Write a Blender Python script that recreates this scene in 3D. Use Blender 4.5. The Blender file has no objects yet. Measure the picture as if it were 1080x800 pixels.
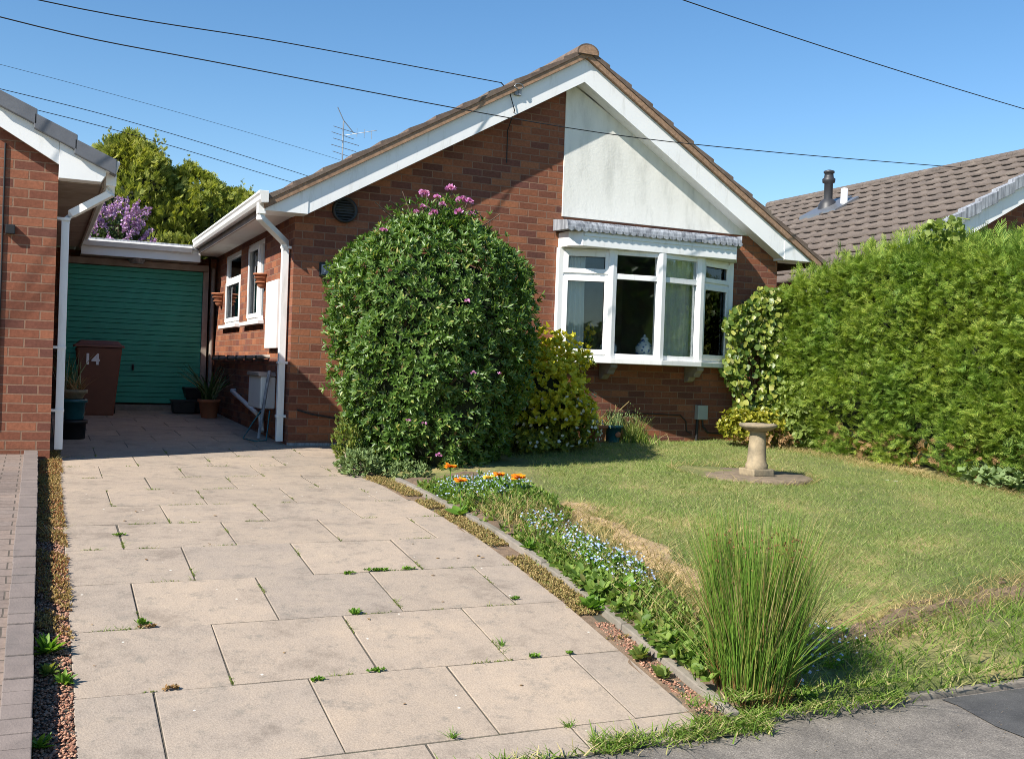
import bpy, bmesh, math
import numpy as np
from mathutils import Vector, Matrix
sc = bpy.context.scene
COL = sc.collection
rng = np.random.default_rng(11)
R = math.radians
# ------------------------------------------------------------------ ground profile (the drive climbs from the pavement to the house)
YP = [-200, 3.2, 3.60, 4.19, 4.78, 5.38, 5.97, 6.57, 7.17, 7.77, 8.37, 8.97, 9.57, 10.4, 15.4, 18, 300]
ZP = [0, 0, .07, .172, .272, .352, .418, .460, .490, .520, .542, .568, .592, .63, .73, .75, .75]
def zg(y): return np.interp(y, YP, ZP)
def sstep(a, b, x):
    t = np.clip((x - a) / (b - a), 0, 1); return t * t * (3 - 2 * t)
def bank_y(x): return 4.0 + .22 * (x - 3.5)
def zl(x, y):
    x = np.asarray(x, float); y = np.asarray(y, float)
    bump = .012 * np.sin(x * 2.3 + y * 1.1) * np.sin(y * 1.7 - x) + .006 * np.sin(x * 7.1) * np.sin(y * 6.3)
    return zg(y) + .02 - .05 * sstep(3.74, 3.58, y) - .04 * sstep(2.74, 2.66, x) + .055 * sstep(-.1, .22, y - bank_y(x) + .05 * np.sin(x * 6)) * sstep(2.9, 3.35, x) + bump
# ------------------------------------------------------------------ materials
def newmat(name):
    m = bpy.data.materials.new(name); m.use_nodes = True
    n = m.node_tree.nodes; n.clear()
    o = n.new('ShaderNodeOutputMaterial'); b = n.new('ShaderNodeBsdfPrincipled')
    m.node_tree.links.new(b.outputs[0], o.inputs[0])
    return m, n, m.node_tree.links, b, o
def ramp(n, stops, mode='LINEAR'):
    r = n.new('ShaderNodeValToRGB'); r.color_ramp.interpolation = mode
    e = r.color_ramp.elements
    while len(e) < len(stops): e.new(.5)
    for i, (p, c) in enumerate(stops): e[i].position = p; e[i].color = (*c, 1)
    return r
def noise(n, l, scale, detail=4, rough=.6, coord='Object', vec=None, mapscale=None):
    t = n.new('ShaderNodeTexNoise'); t.inputs['Scale'].default_value = scale
    t.inputs['Detail'].default_value = detail; t.inputs['Roughness'].default_value = rough
    if vec is None:
        tc = n.new('ShaderNodeTexCoord'); vec = tc.outputs[coord]
    if mapscale:
        mp = n.new('ShaderNodeMapping'); mp.inputs['Scale'].default_value = mapscale
        l.new(vec, mp.inputs[0]); vec = mp.outputs[0]
    l.new(vec, t.inputs['Vector']); return t
def mix(n, l, fac, a, b, mode='MIX'):
    x = n.new('ShaderNodeMix'); x.data_type = 'RGBA'; x.blend_type = mode
    for s, v in ((x.inputs[0], fac), (x.inputs[6], a), (x.inputs[7], b)):
        if hasattr(v, 'is_linked'): l.new(v, s)
        elif isinstance(v, (int, float)): s.default_value = v
        else: s.default_value = (*v, 1)
    return x.outputs[2]
def bump(n, l, b, h, strength, dist):
    u = n.new('ShaderNodeBump'); u.inputs['Strength'].default_value = strength; u.inputs['Distance'].default_value = dist
    l.new(h, u.inputs['Height']); l.new(u.outputs[0], b.inputs['Normal'])
def plain(name, col, rough=.5, var=.12, scale=6, bumpd=0, metal=0, spec=.5, dirt=None):
    m, n, l, b, o = newmat(name)
    t = noise(n, l, scale)
    lo = tuple(c * (1 - var) for c in col); hi = tuple(min(1, c * (1 + var)) for c in col)
    r = ramp(n, [(.3, lo), (.7, hi)]); l.new(t.outputs['Fac'], r.inputs[0]); c = r.outputs[0]
    if dirt:
        t2 = noise(n, l, 2.2, 6, .7, mapscale=dirt[2] if len(dirt) > 2 else None)
        r2 = ramp(n, [(dirt[1], (0, 0, 0)), (min(1, dirt[1] + .25), (1, 1, 1))]); l.new(t2.outputs['Fac'], r2.inputs[0])
        c = mix(n, l, r2.outputs[0], c, dirt[0])
    l.new(c, b.inputs['Base Color'])
    b.inputs['Roughness'].default_value = rough; b.inputs['Metallic'].default_value = metal
    b.inputs['Specular IOR Level'].default_value = spec
    if bumpd:
        t3 = noise(n, l, scale * 12, 3); bump(n, l, b, t3.outputs['Fac'], .6, bumpd)
    return m
def brickmat(name, cols, mortar, w=.225, h=.075, ms=.006):
    m, n, l, b, o = newmat(name)
    tc = n.new('ShaderNodeTexCoord')
    # slight wobble so that courses are not ruler straight
    w1 = noise(n, l, 9, 2, .5, vec=tc.outputs['UV'])
    va = n.new('ShaderNodeVectorMath'); va.operation = 'MULTIPLY_ADD'
    l.new(w1.outputs['Color'], va.inputs[0]); va.inputs[1].default_value = (.006, .004, 0); l.new(tc.outputs['UV'], va.inputs[2])
    k = n.new('ShaderNodeTexBrick'); l.new(va.outputs[0], k.inputs['Vector'])
    k.inputs['Scale'].default_value = 1; k.inputs['Brick Width'].default_value = w; k.inputs['Row Height'].default_value = h
    k.inputs['Mortar Size'].default_value = ms; k.inputs['Mortar Smooth'].default_value = .25; k.offset = .5
    k.inputs['Color1'].default_value = (0, 0, 0, 1); k.inputs['Color2'].default_value = (1, 1, 1, 1)
    k.inputs['Mortar'].default_value = (.5, .5, .5, 1); k.inputs['Bias'].default_value = 0
    r = ramp(n, [(i / max(1, len(cols) - 1), c) for i, c in enumerate(cols)]); l.new(k.outputs['Color'], r.inputs[0])
    t = noise(n, l, 34, 5, .7, vec=tc.outputs['UV'])
    c = mix(n, l, .5, r.outputs[0], t.outputs['Fac'], 'OVERLAY')
    t2 = noise(n, l, 1.1, 4, .6, vec=tc.outputs['UV'])
    r2 = ramp(n, [(.35, (.82, .80, .8)), (.65, (1.08, 1.05, 1.02))]); l.new(t2.outputs['Fac'], r2.inputs[0])
    c = mix(n, l, 1.0, c, r2.outputs[0], 'MULTIPLY')
    t4 = noise(n, l, 60, 3, .6, vec=tc.outputs['UV'])
    mc = mix(n, l, t4.outputs['Fac'], tuple(x * .7 for x in mortar), tuple(min(1, x * 1.25) for x in mortar))
    c = mix(n, l, k.outputs['Fac'], c, mc)
    l.new(c, b.inputs['Base Color']); b.inputs['Roughness'].default_value = .85; b.inputs['Specular IOR Level'].default_value = .25
    s = n.new('ShaderNodeMath'); s.operation = 'MULTIPLY_ADD'; l.new(t.outputs['Fac'], s.inputs[0]); s.inputs[1].default_value = .5
    inv = n.new('ShaderNodeMath'); inv.operation = 'SUBTRACT'; inv.inputs[0].default_value = 1; l.new(k.outputs['Fac'], inv.inputs[1])
    l.new(inv.outputs[0], s.inputs[2]); bump(n, l, b, s.outputs[0], .7, .006)
    return m
def leafmat(name, stops, rough=.45, tr=.3, spec=.4, clump=None, trmul=1.6):
    m, n, l, b, o = newmat(name)
    g = n.new('ShaderNodeNewGeometry')
    r = ramp(n, stops); l.new(g.outputs['Random Per Island'], r.inputs[0]); c = r.outputs[0]
    if clump:
        t = noise(n, l, clump[0], 3, .6); r2 = ramp(n, [(.38, (0, 0, 0)), (.62, (1, 1, 1))]); l.new(t.outputs['Fac'], r2.inputs[0])
        rr = ramp(n, clump[1]); l.new(g.outputs['Random Per Island'], rr.inputs[0])
        c = mix(n, l, r2.outputs[0], c, rr.outputs[0])
    l.new(c, b.inputs['Base Color']); b.inputs['Roughness'].default_value = rough; b.inputs['Specular IOR Level'].default_value = spec
    if tr:
        tl = n.new('ShaderNodeBsdfTranslucent'); cc = mix(n, l, 1.0, c, (trmul, trmul * 1.05, trmul * .5), 'MULTIPLY')
        l.new(cc, tl.inputs[0]); ms = n.new('ShaderNodeMixShader'); ms.inputs[0].default_value = tr
        l.new(b.outputs[0], ms.inputs[1]); l.new(tl.outputs[0], ms.inputs[2]); l.new(ms.outputs[0], o.inputs[0])
    return m
M = {}
M['brick'] = brickmat('red_brick', [(.115, .048, .036), (.20, .074, .042), (.245, .092, .048), (.31, .124, .062), (.145, .058, .044), (.225, .082, .044)], (.215, .125, .085))
M['brick_left'] = brickmat('russet_brick', [(.14, .056, .042), (.235, .086, .048), (.19, .070, .044), (.31, .120, .066), (.26, .097, .054)], (.25, .15, .10))
M['upvc'] = plain('white_upvc', (.80, .80, .79), .38, .03, 3, dirt=((.60, .59, .55), .55, (5, 5, .9)))
M['upvc_old'] = plain('aged_white_plastic', (.70, .69, .66), .45, .06, 3, dirt=((.42, .38, .32), .62, (1, 1, 1)))
M['soffit'] = plain('painted_soffit', (.62, .60, .56), .6, .06, 4, dirt=((.35, .30, .25), .58))
M['timber_grey'] = plain('weathered_timber', (.30, .25, .21), .75, .2, 8, dirt=((.16, .13, .11), .5))
M['tile'] = plain('brown_concrete_tile', (.135, .095, .072), .85, .3, 14, .004, dirt=((.20, .17, .13), .5))
M['verge'] = plain('verge_mortar', (.30, .185, .115), .9, .3, 30, .004, dirt=((.16, .10, .07), .52))
M['slate'] = plain('grey_concrete_cap', (.115, .12, .135), .55, .12, 8, .001, dirt=((.20, .21, .22), .6))
M['lead'] = plain('weathered_lead', (.32, .34, .37), .75, .3, 5, .001, dirt=((.075, .082, .10), .42, (12, 12, .8)))
M['conc'] = plain('kerb_concrete', (.23, .20, .165), .9, .22, 12, .003, dirt=((.14, .13, .09), .5))
M['black'] = plain('black_plastic', (.012, .012, .013), .5, .2, 8)
M['wire'] = plain('black_cable', (.012, .012, .014), .6, .1, 5)
M['alu'] = plain('grey_aluminium', (.35, .36, .37), .4, .1, 5, metal=.8)
M['bin'] = plain('brown_plastic', (.16, .058, .032), .5, .14, 4, dirt=((.22, .11, .07), .6))
M['terra'] = plain('terracotta', (.36, .135, .065), .85, .15, 8, .001, dirt=((.45, .30, .22), .6))
M['teal'] = plain('teal_glaze', (.02, .10, .12), .25, .2, 8)
M['stone'] = plain('mossy_stone', (.31, .245, .155), .9, .3, 11, .007, dirt=((.105, .10, .078), .45))
M['stone_dark'] = plain('worn_brown_paving', (.20, .15, .10), .95, .3, 12, .01, dirt=((.10, .085, .055), .48))
M['soil'] = plain('dry_soil', (.17, .115, .072), .95, .35, 20, .02, dirt=((.09, .062, .04), .5))
M['grey_box'] = plain('grey_plastic_box', (.33, .36, .33), .5, .06, 5)
M['darkin'] = plain('interior_wall', (.42, .40, .35), .9, .1, 3)
M['curtain'] = leafmat('net_curtain', [(0, (.82, .82, .78)), (1, (.84, .84, .80))], .9, .15, .1, trmul=1)
M['bark'] = plain('bark', (.11, .075, .05), .95, .3, 14, .01)
M['twig'] = plain('dead_twigs', (.05, .036, .022), .95, .4, 9, .01)
M['core_dark'] = plain('shaded_core', (.018, .026, .010), .95, .4, 9, .02)  # near-black core: dead inside plus shade between the leaves put into the colour
M['white_num'] = plain('white_vinyl', (.8, .8, .8), .5, .02, 3)
M['rubber'] = plain('rubber', (.02, .02, .02), .8, .2, 5)
M['flue_dark'] = plain('dark_flue', (.03, .03, .033), .5, .2, 5)
# garage door green, with chalky fading
M['green'] = plain('green_door_paint', (.009, .27, .185), .45, .10, 2.5, dirt=((.02, .31, .215), .55, (.4, 1, 4)))
def rendermat():
    m, n, l, b, o = newmat('cream_render')
    t = noise(n, l, 2.0, 6, .65, mapscale=(1.6, 1, .5)); r = ramp(n, [(.36, (.58, .575, .53)), (.5, (.71, .70, .65)), (.7, (.77, .76, .71))])
    l.new(t.outputs['Fac'], r.inputs[0])
    t2 = noise(n, l, 5, 8, .72, mapscale=(1, 1, .28)); r2 = ramp(n, [(.58, (0, 0, 0)), (.76, (.55, .55, .55))]); l.new(t2.outputs['Fac'], r2.inputs[0])
    l.new(mix(n, l, r2.outputs[0], r.outputs[0], (.36, .37, .34)), b.inputs['Base Color'])
    b.inputs['Roughness'].default_value = .92; b.inputs['Specular IOR Level'].default_value = .2
    t3 = noise(n, l, 38, 4, .7); bump(n, l, b, t3.outputs['Fac'], .4, .006)
    return m
M['render'] = rendermat()
def slabmat():
    m, n, l, b, o = newmat('buff_paving_slab')
    g = n.new('ShaderNodeNewGeometry')
    r = ramp(n, [(0, (.335, .278, .222)), (.3, (.365, .300, .237)), (.6, (.32, .27, .222)), (.85, (.385, .315, .247)), (1, (.305, .262, .220))])
    l.new(g.outputs['Random Per Island'], r.inputs[0])
    t = noise(n, l, 3.4, 10, .74); r2 = ramp(n, [(.32, (.64, .63, .63)), (.47, (.96, .95, .95)), (.70, (1.14, 1.10, 1.05))]); l.new(t.outputs['Fac'], r2.inputs[0])
    c = mix(n, l, 1, r.outputs[0], r2.outputs[0], 'MULTIPLY')
    t2 = noise(n, l, 9, 10, .78); r3 = ramp(n, [(.53, (0, 0, 0)), (.66, (.75, .75, .75))]); l.new(t2.outputs['Fac'], r3.inputs[0])
    c = mix(n, l, r3.outputs[0], c, (.20, .178, .15))
    t4 = noise(n, l, 130, 3, .6); r4 = ramp(n, [(.3, (.84, .83, .82)), (.7, (1.12, 1.12, 1.11))]); l.new(t4.outputs['Fac'], r4.inputs[0])
    c = mix(n, l, 1, c, r4.outputs[0], 'MULTIPLY')
    v = n.new('ShaderNodeTexVoronoi'); v.inputs['Scale'].default_value = 7; tc = n.new('ShaderNodeTexCoord'); l.new(tc.outputs['Object'], v.inputs['Vector'])
    r5 = ramp(n, [(.035, (1, 1, 1)), (.05, (0, 0, 0))]); l.new(v.outputs['Distance'], r5.inputs[0])
    c = mix(n, l, r5.outputs[0], c, (.62, .58, .5))
    l.new(c, b.inputs['Base Color']); b.inputs['Roughness'].default_value = .9; b.inputs['Specular IOR Level'].default_value = .2
    bump(n, l, b, t4.outputs['Fac'], .5, .004)
    return m
M['slab'] = slabmat()
def asphaltmat(name, lo, hi):
    m, n, l, b, o = newmat(name)
    t = noise(n, l, 150, 3, .7); r = ramp(n, [(.3, lo), (.62, hi), (.75, tuple(x * 1.9 for x in hi))]); l.new(t.outputs['Fac'], r.inputs[0])
    t2 = noise(n, l, 3.5, 9, .72); r2 = ramp(n, [(.35, (.66, .65, .64)), (.62, (1.18, 1.15, 1.1))]); l.new(t2.outputs['Fac'], r2.inputs[0])
    l.new(mix(n, l, 1, r.outputs[0], r2.outputs[0], 'MULTIPLY'), b.inputs['Base Color'])
    b.inputs['Roughness'].default_value = .85; bump(n, l, b, t.outputs['Fac'], .7, .004)
    return m
M['asphalt'] = asphaltmat('pavement_asphalt', (.085, .076, .068), (.225, .205, .183))
M['asphalt_dark'] = asphaltmat('dark_asphalt_patch', (.045, .045, .047), (.085, .085, .086))
M['paver'] = brickmat('grey_brown_pavers', [(.19, .155, .135), (.24, .19, .16), (.21, .175, .155)], (.10, .085, .07), .21, .105, .004)
M['edging'] = plain('charcoal_edging_block', (.185, .150, .132), .85, .14, 9, .003, dirt=((.13, .11, .10), .5))
def lawnmat():
    m, n, l, b, o = newmat('lawn_ground')
    t = noise(n, l, 1.3, 5, .6); r = ramp(n, [(.36, (.105, .135, .036)), (.52, (.18, .19, .065)), (.66, (.36, .29, .13))]); l.new(t.outputs['Fac'], r.inputs[0])
    t2 = noise(n, l, 40, 4, .7); r2 = ramp(n, [(.3, (.6, .6, .55)), (.7, (1.25, 1.2, 1.1))]); l.new(t2.outputs['Fac'], r2.inputs[0])
    l.new(mix(n, l, 1, r.outputs[0], r2.outputs[0], 'MULTIPLY'), b.inputs['Base Color'])
    b.inputs['Roughness'].default_value = .95; bump(n, l, b, t2.outputs['Fac'], .8, .02)
    return m
M['lawn_ground'] = lawnmat()
M['joint'] = plain('joint_grime', (.075, .066, .050), .95, .3, 25, dirt=((.05, .06, .025), .5))
def glassmat():
    m, n, l, b, o = newmat('window_glass')
    n.remove(b)
    gl = n.new('ShaderNodeBsdfGlossy'); gl.inputs['Roughness'].default_value = .01; gl.inputs['Color'].default_value = (.9, .95, 1, 1)
    tr = n.new('ShaderNodeBsdfTransparent'); tr.inputs[0].default_value = (.93, .95, .94, 1)
    f = n.new('ShaderNodeFresnel'); f.inputs[0].default_value = 1.48
    ms = n.new('ShaderNodeMixShader'); l.new(f.outputs[0], ms.inputs[0]); l.new(tr.outputs[0], ms.inputs[1]); l.new(gl.outputs[0], ms.inputs[2])
    l.new(ms.outputs[0], o.inputs[0]); return m
M['glass'] = glassmat()
# foliage
M['rhodo'] = leafmat('rhododendron_leaf', [(0, (.046, .098, .017)), (.35, (.075, .148, .025)), (.7, (.115, .200, .040)), (.94, (.19, .27, .07)), (.985, (.36, .34, .09)), (1, (.18, .12, .06))], .40, .28, .5)
M['hedge'] = leafmat('conifer_hedge_spray', [(0, (.070, .135, .022)), (.4, (.130, .225, .034)), (.75, (.200, .305, .048)), (1, (.31, .39, .08))], .6, .3, .25, (1.3, [(0, (.105, .17, .024)), (.5, (.215, .30, .042)), (1, (.38, .42, .08))]))
M['conifer'] = leafmat('conifer_spray', [(0, (.085, .125, .026)), (.5, (.16, .205, .045)), (1, (.28, .30, .08))], .65, .28, .2, (1.0, [(0, (.14, .17, .03)), (.5, (.27, .29, .055)), (1, (.44, .42, .11))]))
M['conifer_gold'] = leafmat('golden_conifer_spray', [(0, (.15, .175, .03)), (.5, (.28, .30, .05)), (1, (.46, .44, .10))], .65, .28, .2, (1.2, [(0, (.10, .135, .026)), (.6, (.20, .235, .045)), (1, (.32, .34, .08))]))
M['lilac_leaf'] = leafmat('lilac_leaf', [(0, (.03, .055, .015)), (1, (.07, .11, .03))], .5, .25)
M['lilac'] = leafmat('lilac_blossom', [(0, (.22, .10, .28)), (.5, (.38, .22, .44)), (1, (.60, .44, .64))], .7, .25, .2)
M['pink'] = leafmat('pink_petal', [(0, (.42, .10, .34)), (.6, (.60, .24, .50)), (1, (.74, .45, .66))], .6, .3, .2, trmul=1.1)
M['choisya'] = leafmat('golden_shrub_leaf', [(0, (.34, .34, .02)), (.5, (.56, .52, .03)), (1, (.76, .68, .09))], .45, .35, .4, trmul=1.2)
M['choisya_low'] = leafmat('shaded_shrub_leaf', [(0, (.08, .125, .025)), (.5, (.17, .215, .03)), (.85, (.34, .34, .045)), (1, (.58, .55, .06))], .45, .3, .4, trmul=1.2)  # darker copy for the lower leaves, the big bush's shade put into the colour
M['white_petal'] = leafmat('white_petal', [(0, (.6, .6, .52)), (1, (.8, .8, .75))], .6, .25, .2, trmul=1)
M['ivy'] = leafmat('variegated_ivy_leaf', [(0, (.06, .11, .02)), (.4, (.13, .19, .03)), (.75, (.26, .30, .05)), (.93, (.40, .40, .10)), (1, (.54, .52, .28))], .4, .3, .4)
M['gold_low'] = leafmat('euonymus_leaf', [(0, (.16, .19, .02)), (.6, (.30, .29, .03)), (1, (.45, .40, .07))], .4, .3, .4)
M['bindweed'] = leafmat('climber_leaf', [(0, (.14, .20, .04)), (1, (.30, .36, .10))], .5, .35)
M['rush'] = leafmat('rush_stem', [(0, (0.069, 0.142, 0.0176)), (.45, (0.121, 0.23, 0.0286)), (.75, (0.184, 0.297, 0.044)), (.88, (0.276, 0.297, 0.077)), (1, (0.23, 0.149, 0.0495))], .5, .2, .3)
M['rush_base'] = leafmat('rush_sheath', [(0, (.14, .055, .022)), (.5, (.24, .11, .045)), (1, (.33, .22, .09))], .6, .1, .3)
M['weed'] = leafmat('weed_leaf', [(0, (.08, .17, .018)), (.6, (.13, .25, .03)), (1, (.21, .33, .05))], .5, .35, .3)
M['weed_dull'] = leafmat('dull_weed_leaf', [(0, (0.081, 0.135, 0.027)), (.5, (0.149, 0.203, 0.0405)), (1, (0.297, 0.297, 0.081))], .55, .3, .3)
M['silver'] = leafmat('grey_green_leaf', [(0, (.11, .17, .06)), (1, (.24, .31, .13))], .7, .2, .2)
M['blue'] = leafmat('forget_me_not_petal', [(0, (.20, .28, .50)), (.5, (.34, .43, .62)), (.85, (.48, .55, .68)), (1, (.70, .74, .80))], .7, .2, .2, trmul=1)
M['lavender'] = leafmat('pale_blue_petal', [(0, (.45, .48, .72)), (1, (.70, .72, .86))], .7, .2, .2, trmul=1)
M['orange'] = leafmat('orange_petal', [(0, (.72, .19, .008)), (.6, (.80, .27, .012)), (1, (.85, .38, .03))], .55, .25, .2, trmul=1.1)
M['yellow_pet'] = leafmat('yellow_petal', [(0, (.75, .50, .03)), (1, (.82, .66, .12))], .55, .25, .2, trmul=1.1)
M['sedum'] = leafmat('sedum_leaf', [(0, (.26, .085, .045)), (.35, (.36, .155, .07)), (.6, (.34, .20, .08)), (.85, (.30, .26, .09)), (1, (.22, .26, .07))], .6, .15, .3, (3.2, [(0, (.24, .16, .06)), (.5, (.32, .26, .08)), (1, (.42, .24, .11))]))
M['sedum_tan'] = leafmat('drying_moss', [(0, (.20, .17, .06)), (.5, (.34, .24, .10)), (.8, (.42, .30, .13)), (1, (.18, .24, .06))], .7, .15, .2)
M['chip'] = leafmat('red_bark_chip', [(0, (.16, .075, .05)), (.5, (.32, .16, .105)), (1, (.46, .28, .19))], .85, 0, .2)
M['grass'] = leafmat('lawn_blade', [(0, (.115, .190, .042)), (.4, (.180, .262, .062)), (.75, (.25, .31, .088)), (1, (.46, .42, .21))], .6, .3, .2, (.8, [(0, (.155, .21, .06)), (.5, (.225, .29, .088)), (.85, (.36, .345, .145)), (1, (.52, .45, .23))]))
M['grass_lush'] = leafmat('verge_blade', [(0, (.08, .155, .022)), (.45, (.145, .235, .036)), (.75, (.22, .29, .062)), (.88, (.38, .34, .15)), (1, (.46, .38, .2))], .6, .3, .2)
M['bed_leaf'] = leafmat('bed_leaf', [(0, (.07, .13, .022)), (.5, (.13, .215, .035)), (.85, (.22, .30, .06)), (1, (.30, .28, .10))], .55, .32, .3)
M['straw'] = plain('straw_earth', (.44, .31, .175), .95, .28, 16, .015, dirt=((.24, .16, .09), .55))
M['bank'] = plain('bank_earth', (.20, .135, .085), .95, .35, 18, .02, dirt=((.30, .21, .12), .55))
M['grass_dry'] = leafmat('dry_blade', [(0, (0.15, 0.163, 0.05)), (.4, (0.325, 0.25, 0.106)), (1, (0.525, 0.4, 0.2))], .7, .25, .2)
M['dead'] = leafmat('dead_leaf', [(0, (.20, .11, .05)), (1, (.36, .24, .11))], .8, .15, .2)
M['strap'] = leafmat('strap_leaf', [(0, (.03, .07, .02)), (.6, (.06, .12, .035)), (1, (.28, .30, .18))], .4, .2, .4)
# ------------------------------------------------------------------ mesh helpers
ORG = {}
def org(p): return ORG.get(p.name, Vector((0, 0, 0))) if p else Vector((0, 0, 0))
def tag(o, label=None, cat=None, group=None, kind=None):
    if label: o['label'] = label
    if cat: o['category'] = cat
    if group: o['group'] = group
    if kind: o['kind'] = kind
    return o
def thing(name, label, cat, loc=(0, 0, 0), group=None):
    o = bpy.data.objects.new(name, None); COL.objects.link(o); o.location = loc; o.empty_display_size = .1
    ORG[o.name] = Vector(loc); return tag(o, label, cat, group)
def link(name, me, mat, parent=None):
    if mat: me.materials.append(M[mat] if isinstance(mat, str) else mat)
    o = bpy.data.objects.new(name, me); COL.objects.link(o)
    if parent: o.parent = parent; ORG[o.name] = org(parent)
    return o
def rebase(o, loc):
    """put a top-level mesh's origin at its base"""
    v = Vector(loc); o.data.transform(Matrix.Translation(-v)); o.location = v; return o
class MB:
    def __init__(s): s.v = []; s.f = []; s.s = []
    def add(s, vs, fs, smooth=False):
        k = len(s.v); s.v += [tuple(map(float, v)) for v in vs]; s.f += [tuple(i + k for i in f) for f in fs]; s.s += [smooth] * len(fs); return s
    def box(s, x0, x1, y0, y1, z0, z1):
        return s.add([(x0, y0, z0), (x1, y0, z0), (x1, y1, z0), (x0, y1, z0), (x0, y0, z1), (x1, y0, z1), (x1, y1, z1), (x0, y1, z1)],
                     [(0, 3, 2, 1), (4, 5, 6, 7), (0, 1, 5, 4), (1, 2, 6, 5), (2, 3, 7, 6), (3, 0, 4, 7)])
    def obox(s, a, u, n, u0, u1, t0, t1, z0, z1):
        """box along direction u (2D), t inward along n"""
        P = lambda uu, tt, z: (a[0] + u[0] * uu + n[0] * tt, a[1] + u[1] * uu + n[1] * tt, z)
        return s.add([P(u0, t0, z0), P(u1, t0, z0), P(u1, t1, z0), P(u0, t1, z0), P(u0, t0, z1), P(u1, t0, z1), P(u1, t1, z1), P(u0, t1, z1)],
                     [(0, 3, 2, 1), (4, 5, 6, 7), (0, 1, 5, 4), (1, 2, 6, 5), (2, 3, 7, 6), (3, 0, 4, 7)])
    def prism(s, poly, a0, a1, axis='y'):
        n = len(poly)
        def P(p, a): return (p[0], a, p[1]) if axis == 'y' else ((a, p[0], p[1]) if axis == 'x' else (p[0], p[1], a))
        vs = [P(p, a0) for p in poly] + [P(p, a1) for p in poly]
        fs = [tuple(range(n)), tuple(range(2 * n - 1, n - 1, -1))] + [(i, i + n, (i + 1) % n + n, (i + 1) % n) for i in range(n)]
        return s.add(vs, fs)
    def tube(s, pts, r, n=8, cap=True, square=False):
        pts = [Vector(p) for p in pts]; rs = r if isinstance(r, (list, tuple)) else [r] * len(pts)
        vs = []; up = Vector((0, 0, 1))
        for i, p in enumerate(pts):
            d = ((pts[i + 1] - p).normalized() if i + 1 < len(pts) else Vector()) + ((p - pts[i - 1]).normalized() if i else Vector())
            d.normalize(); ref = up if abs(d.z) < .95 else Vector((1, 0, 0))
            a = d.cross(ref).normalized(); b = a.cross(d).normalized()
            for k in range(n):
                t = 2 * math.pi * (k + (.5 if square else 0)) / n
                vs.append(p + (a * math.cos(t) + b * math.sin(t)) * rs[i] * (1.414 if square else 1))
        fs = [(i * n + k, i * n + (k + 1) % n, (i + 1) * n + (k + 1) % n, (i + 1) * n + k) for i in range(len(pts) - 1) for k in range(n)]
        s.add(vs, fs, not square)
        if cap:
            m = len(pts); s.add([vs[k] for k in range(n)], [tuple(range(n - 1, -1, -1))]); s.add([vs[(m - 1) * n + k] for k in range(n)], [tuple(range(n))])
        return s
    def lathe(s, prof, c, n=20, jit=0):
        vs = []; m = len(prof)
        for r, z in prof:
            for k in range(n):
                t = 2 * math.pi * k / n; q = 1 + (rng.uniform(-jit, jit) if jit else 0)
                vs.append((c[0] + r * q * math.cos(t), c[1] + r * q * math.sin(t), c[2] + z))
        fs = [(i * n + k, i * n + (k + 1) % n, (i + 1) * n + (k + 1) % n, (i + 1) * n + k) for i in range(m - 1) for k in range(n)]
        s.add(vs, fs, True); s.add(vs[:n], [tuple(range(n - 1, -1, -1))]); s.add(vs[-n:], [tuple(range(n))]); return s
    def blob(s, c, rad, seed=0, jit=.12, nu=18, nv=12):
        g = np.random.default_rng(seed); ph = g.uniform(0, 6.28, 6); vs = []
        for j in range(nv + 1):
            th = math.pi * j / nv
            for i in range(nu):
                f = 2 * math.pi * i / nu; q = 1 + jit * (math.sin(3 * f + ph[0]) * math.sin(2 * th + ph[1]) + .6 * math.sin(5 * f + 4 * th + ph[2]))
                vs.append((c[0] + rad[0] * q * math.sin(th) * math.cos(f), c[1] + rad[1] * q * math.sin(th) * math.sin(f), c[2] + rad[2] * q * math.cos(th)))
        return s.add(vs, [(j * nu + i, (j + 1) * nu + i, (j + 1) * nu + (i + 1) % nu, j * nu + (i + 1) % nu) for j in range(nv) for i in range(nu)], True)
    def build(s, name, mat, parent=None, bevel=0, weld=False):
        me = bpy.data.meshes.new(name); o3 = org(parent)
        me.from_pydata([(v[0] - o3.x, v[1] - o3.y, v[2] - o3.z) for v in s.v], [], s.f)
        me.polygons.foreach_set('use_smooth', s.s)
        bm = bmesh.new(); bm.from_mesh(me)
        if weld: bmesh.ops.remove_doubles(bm, verts=bm.verts, dist=1e-4)
        bmesh.ops.recalc_face_normals(bm, faces=bm.faces)
        if bevel:
            es = [e for e in bm.edges if len(e.link_faces) == 2 and e.calc_face_angle(0) > .6]
            bmesh.ops.bevel(bm, geom=es, offset=bevel, segments=2, profile=.6, affect='EDGES', clamp_overlap=True)
        uv = bm.loops.layers.uv.new('UVMap')
        for f in bm.faces:
            n = f.normal; ax = max(range(3), key=lambda i: abs(n[i]))
            for lp in f.loops:
                p = lp.vert.co + o3
                lp[uv].uv = (p.y, p.z) if ax == 0 else ((p.x, p.z) if ax == 1 else (p.x, p.y))
        bm.to_mesh(me); bm.free()
        return link(name, me, mat, parent)
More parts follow.
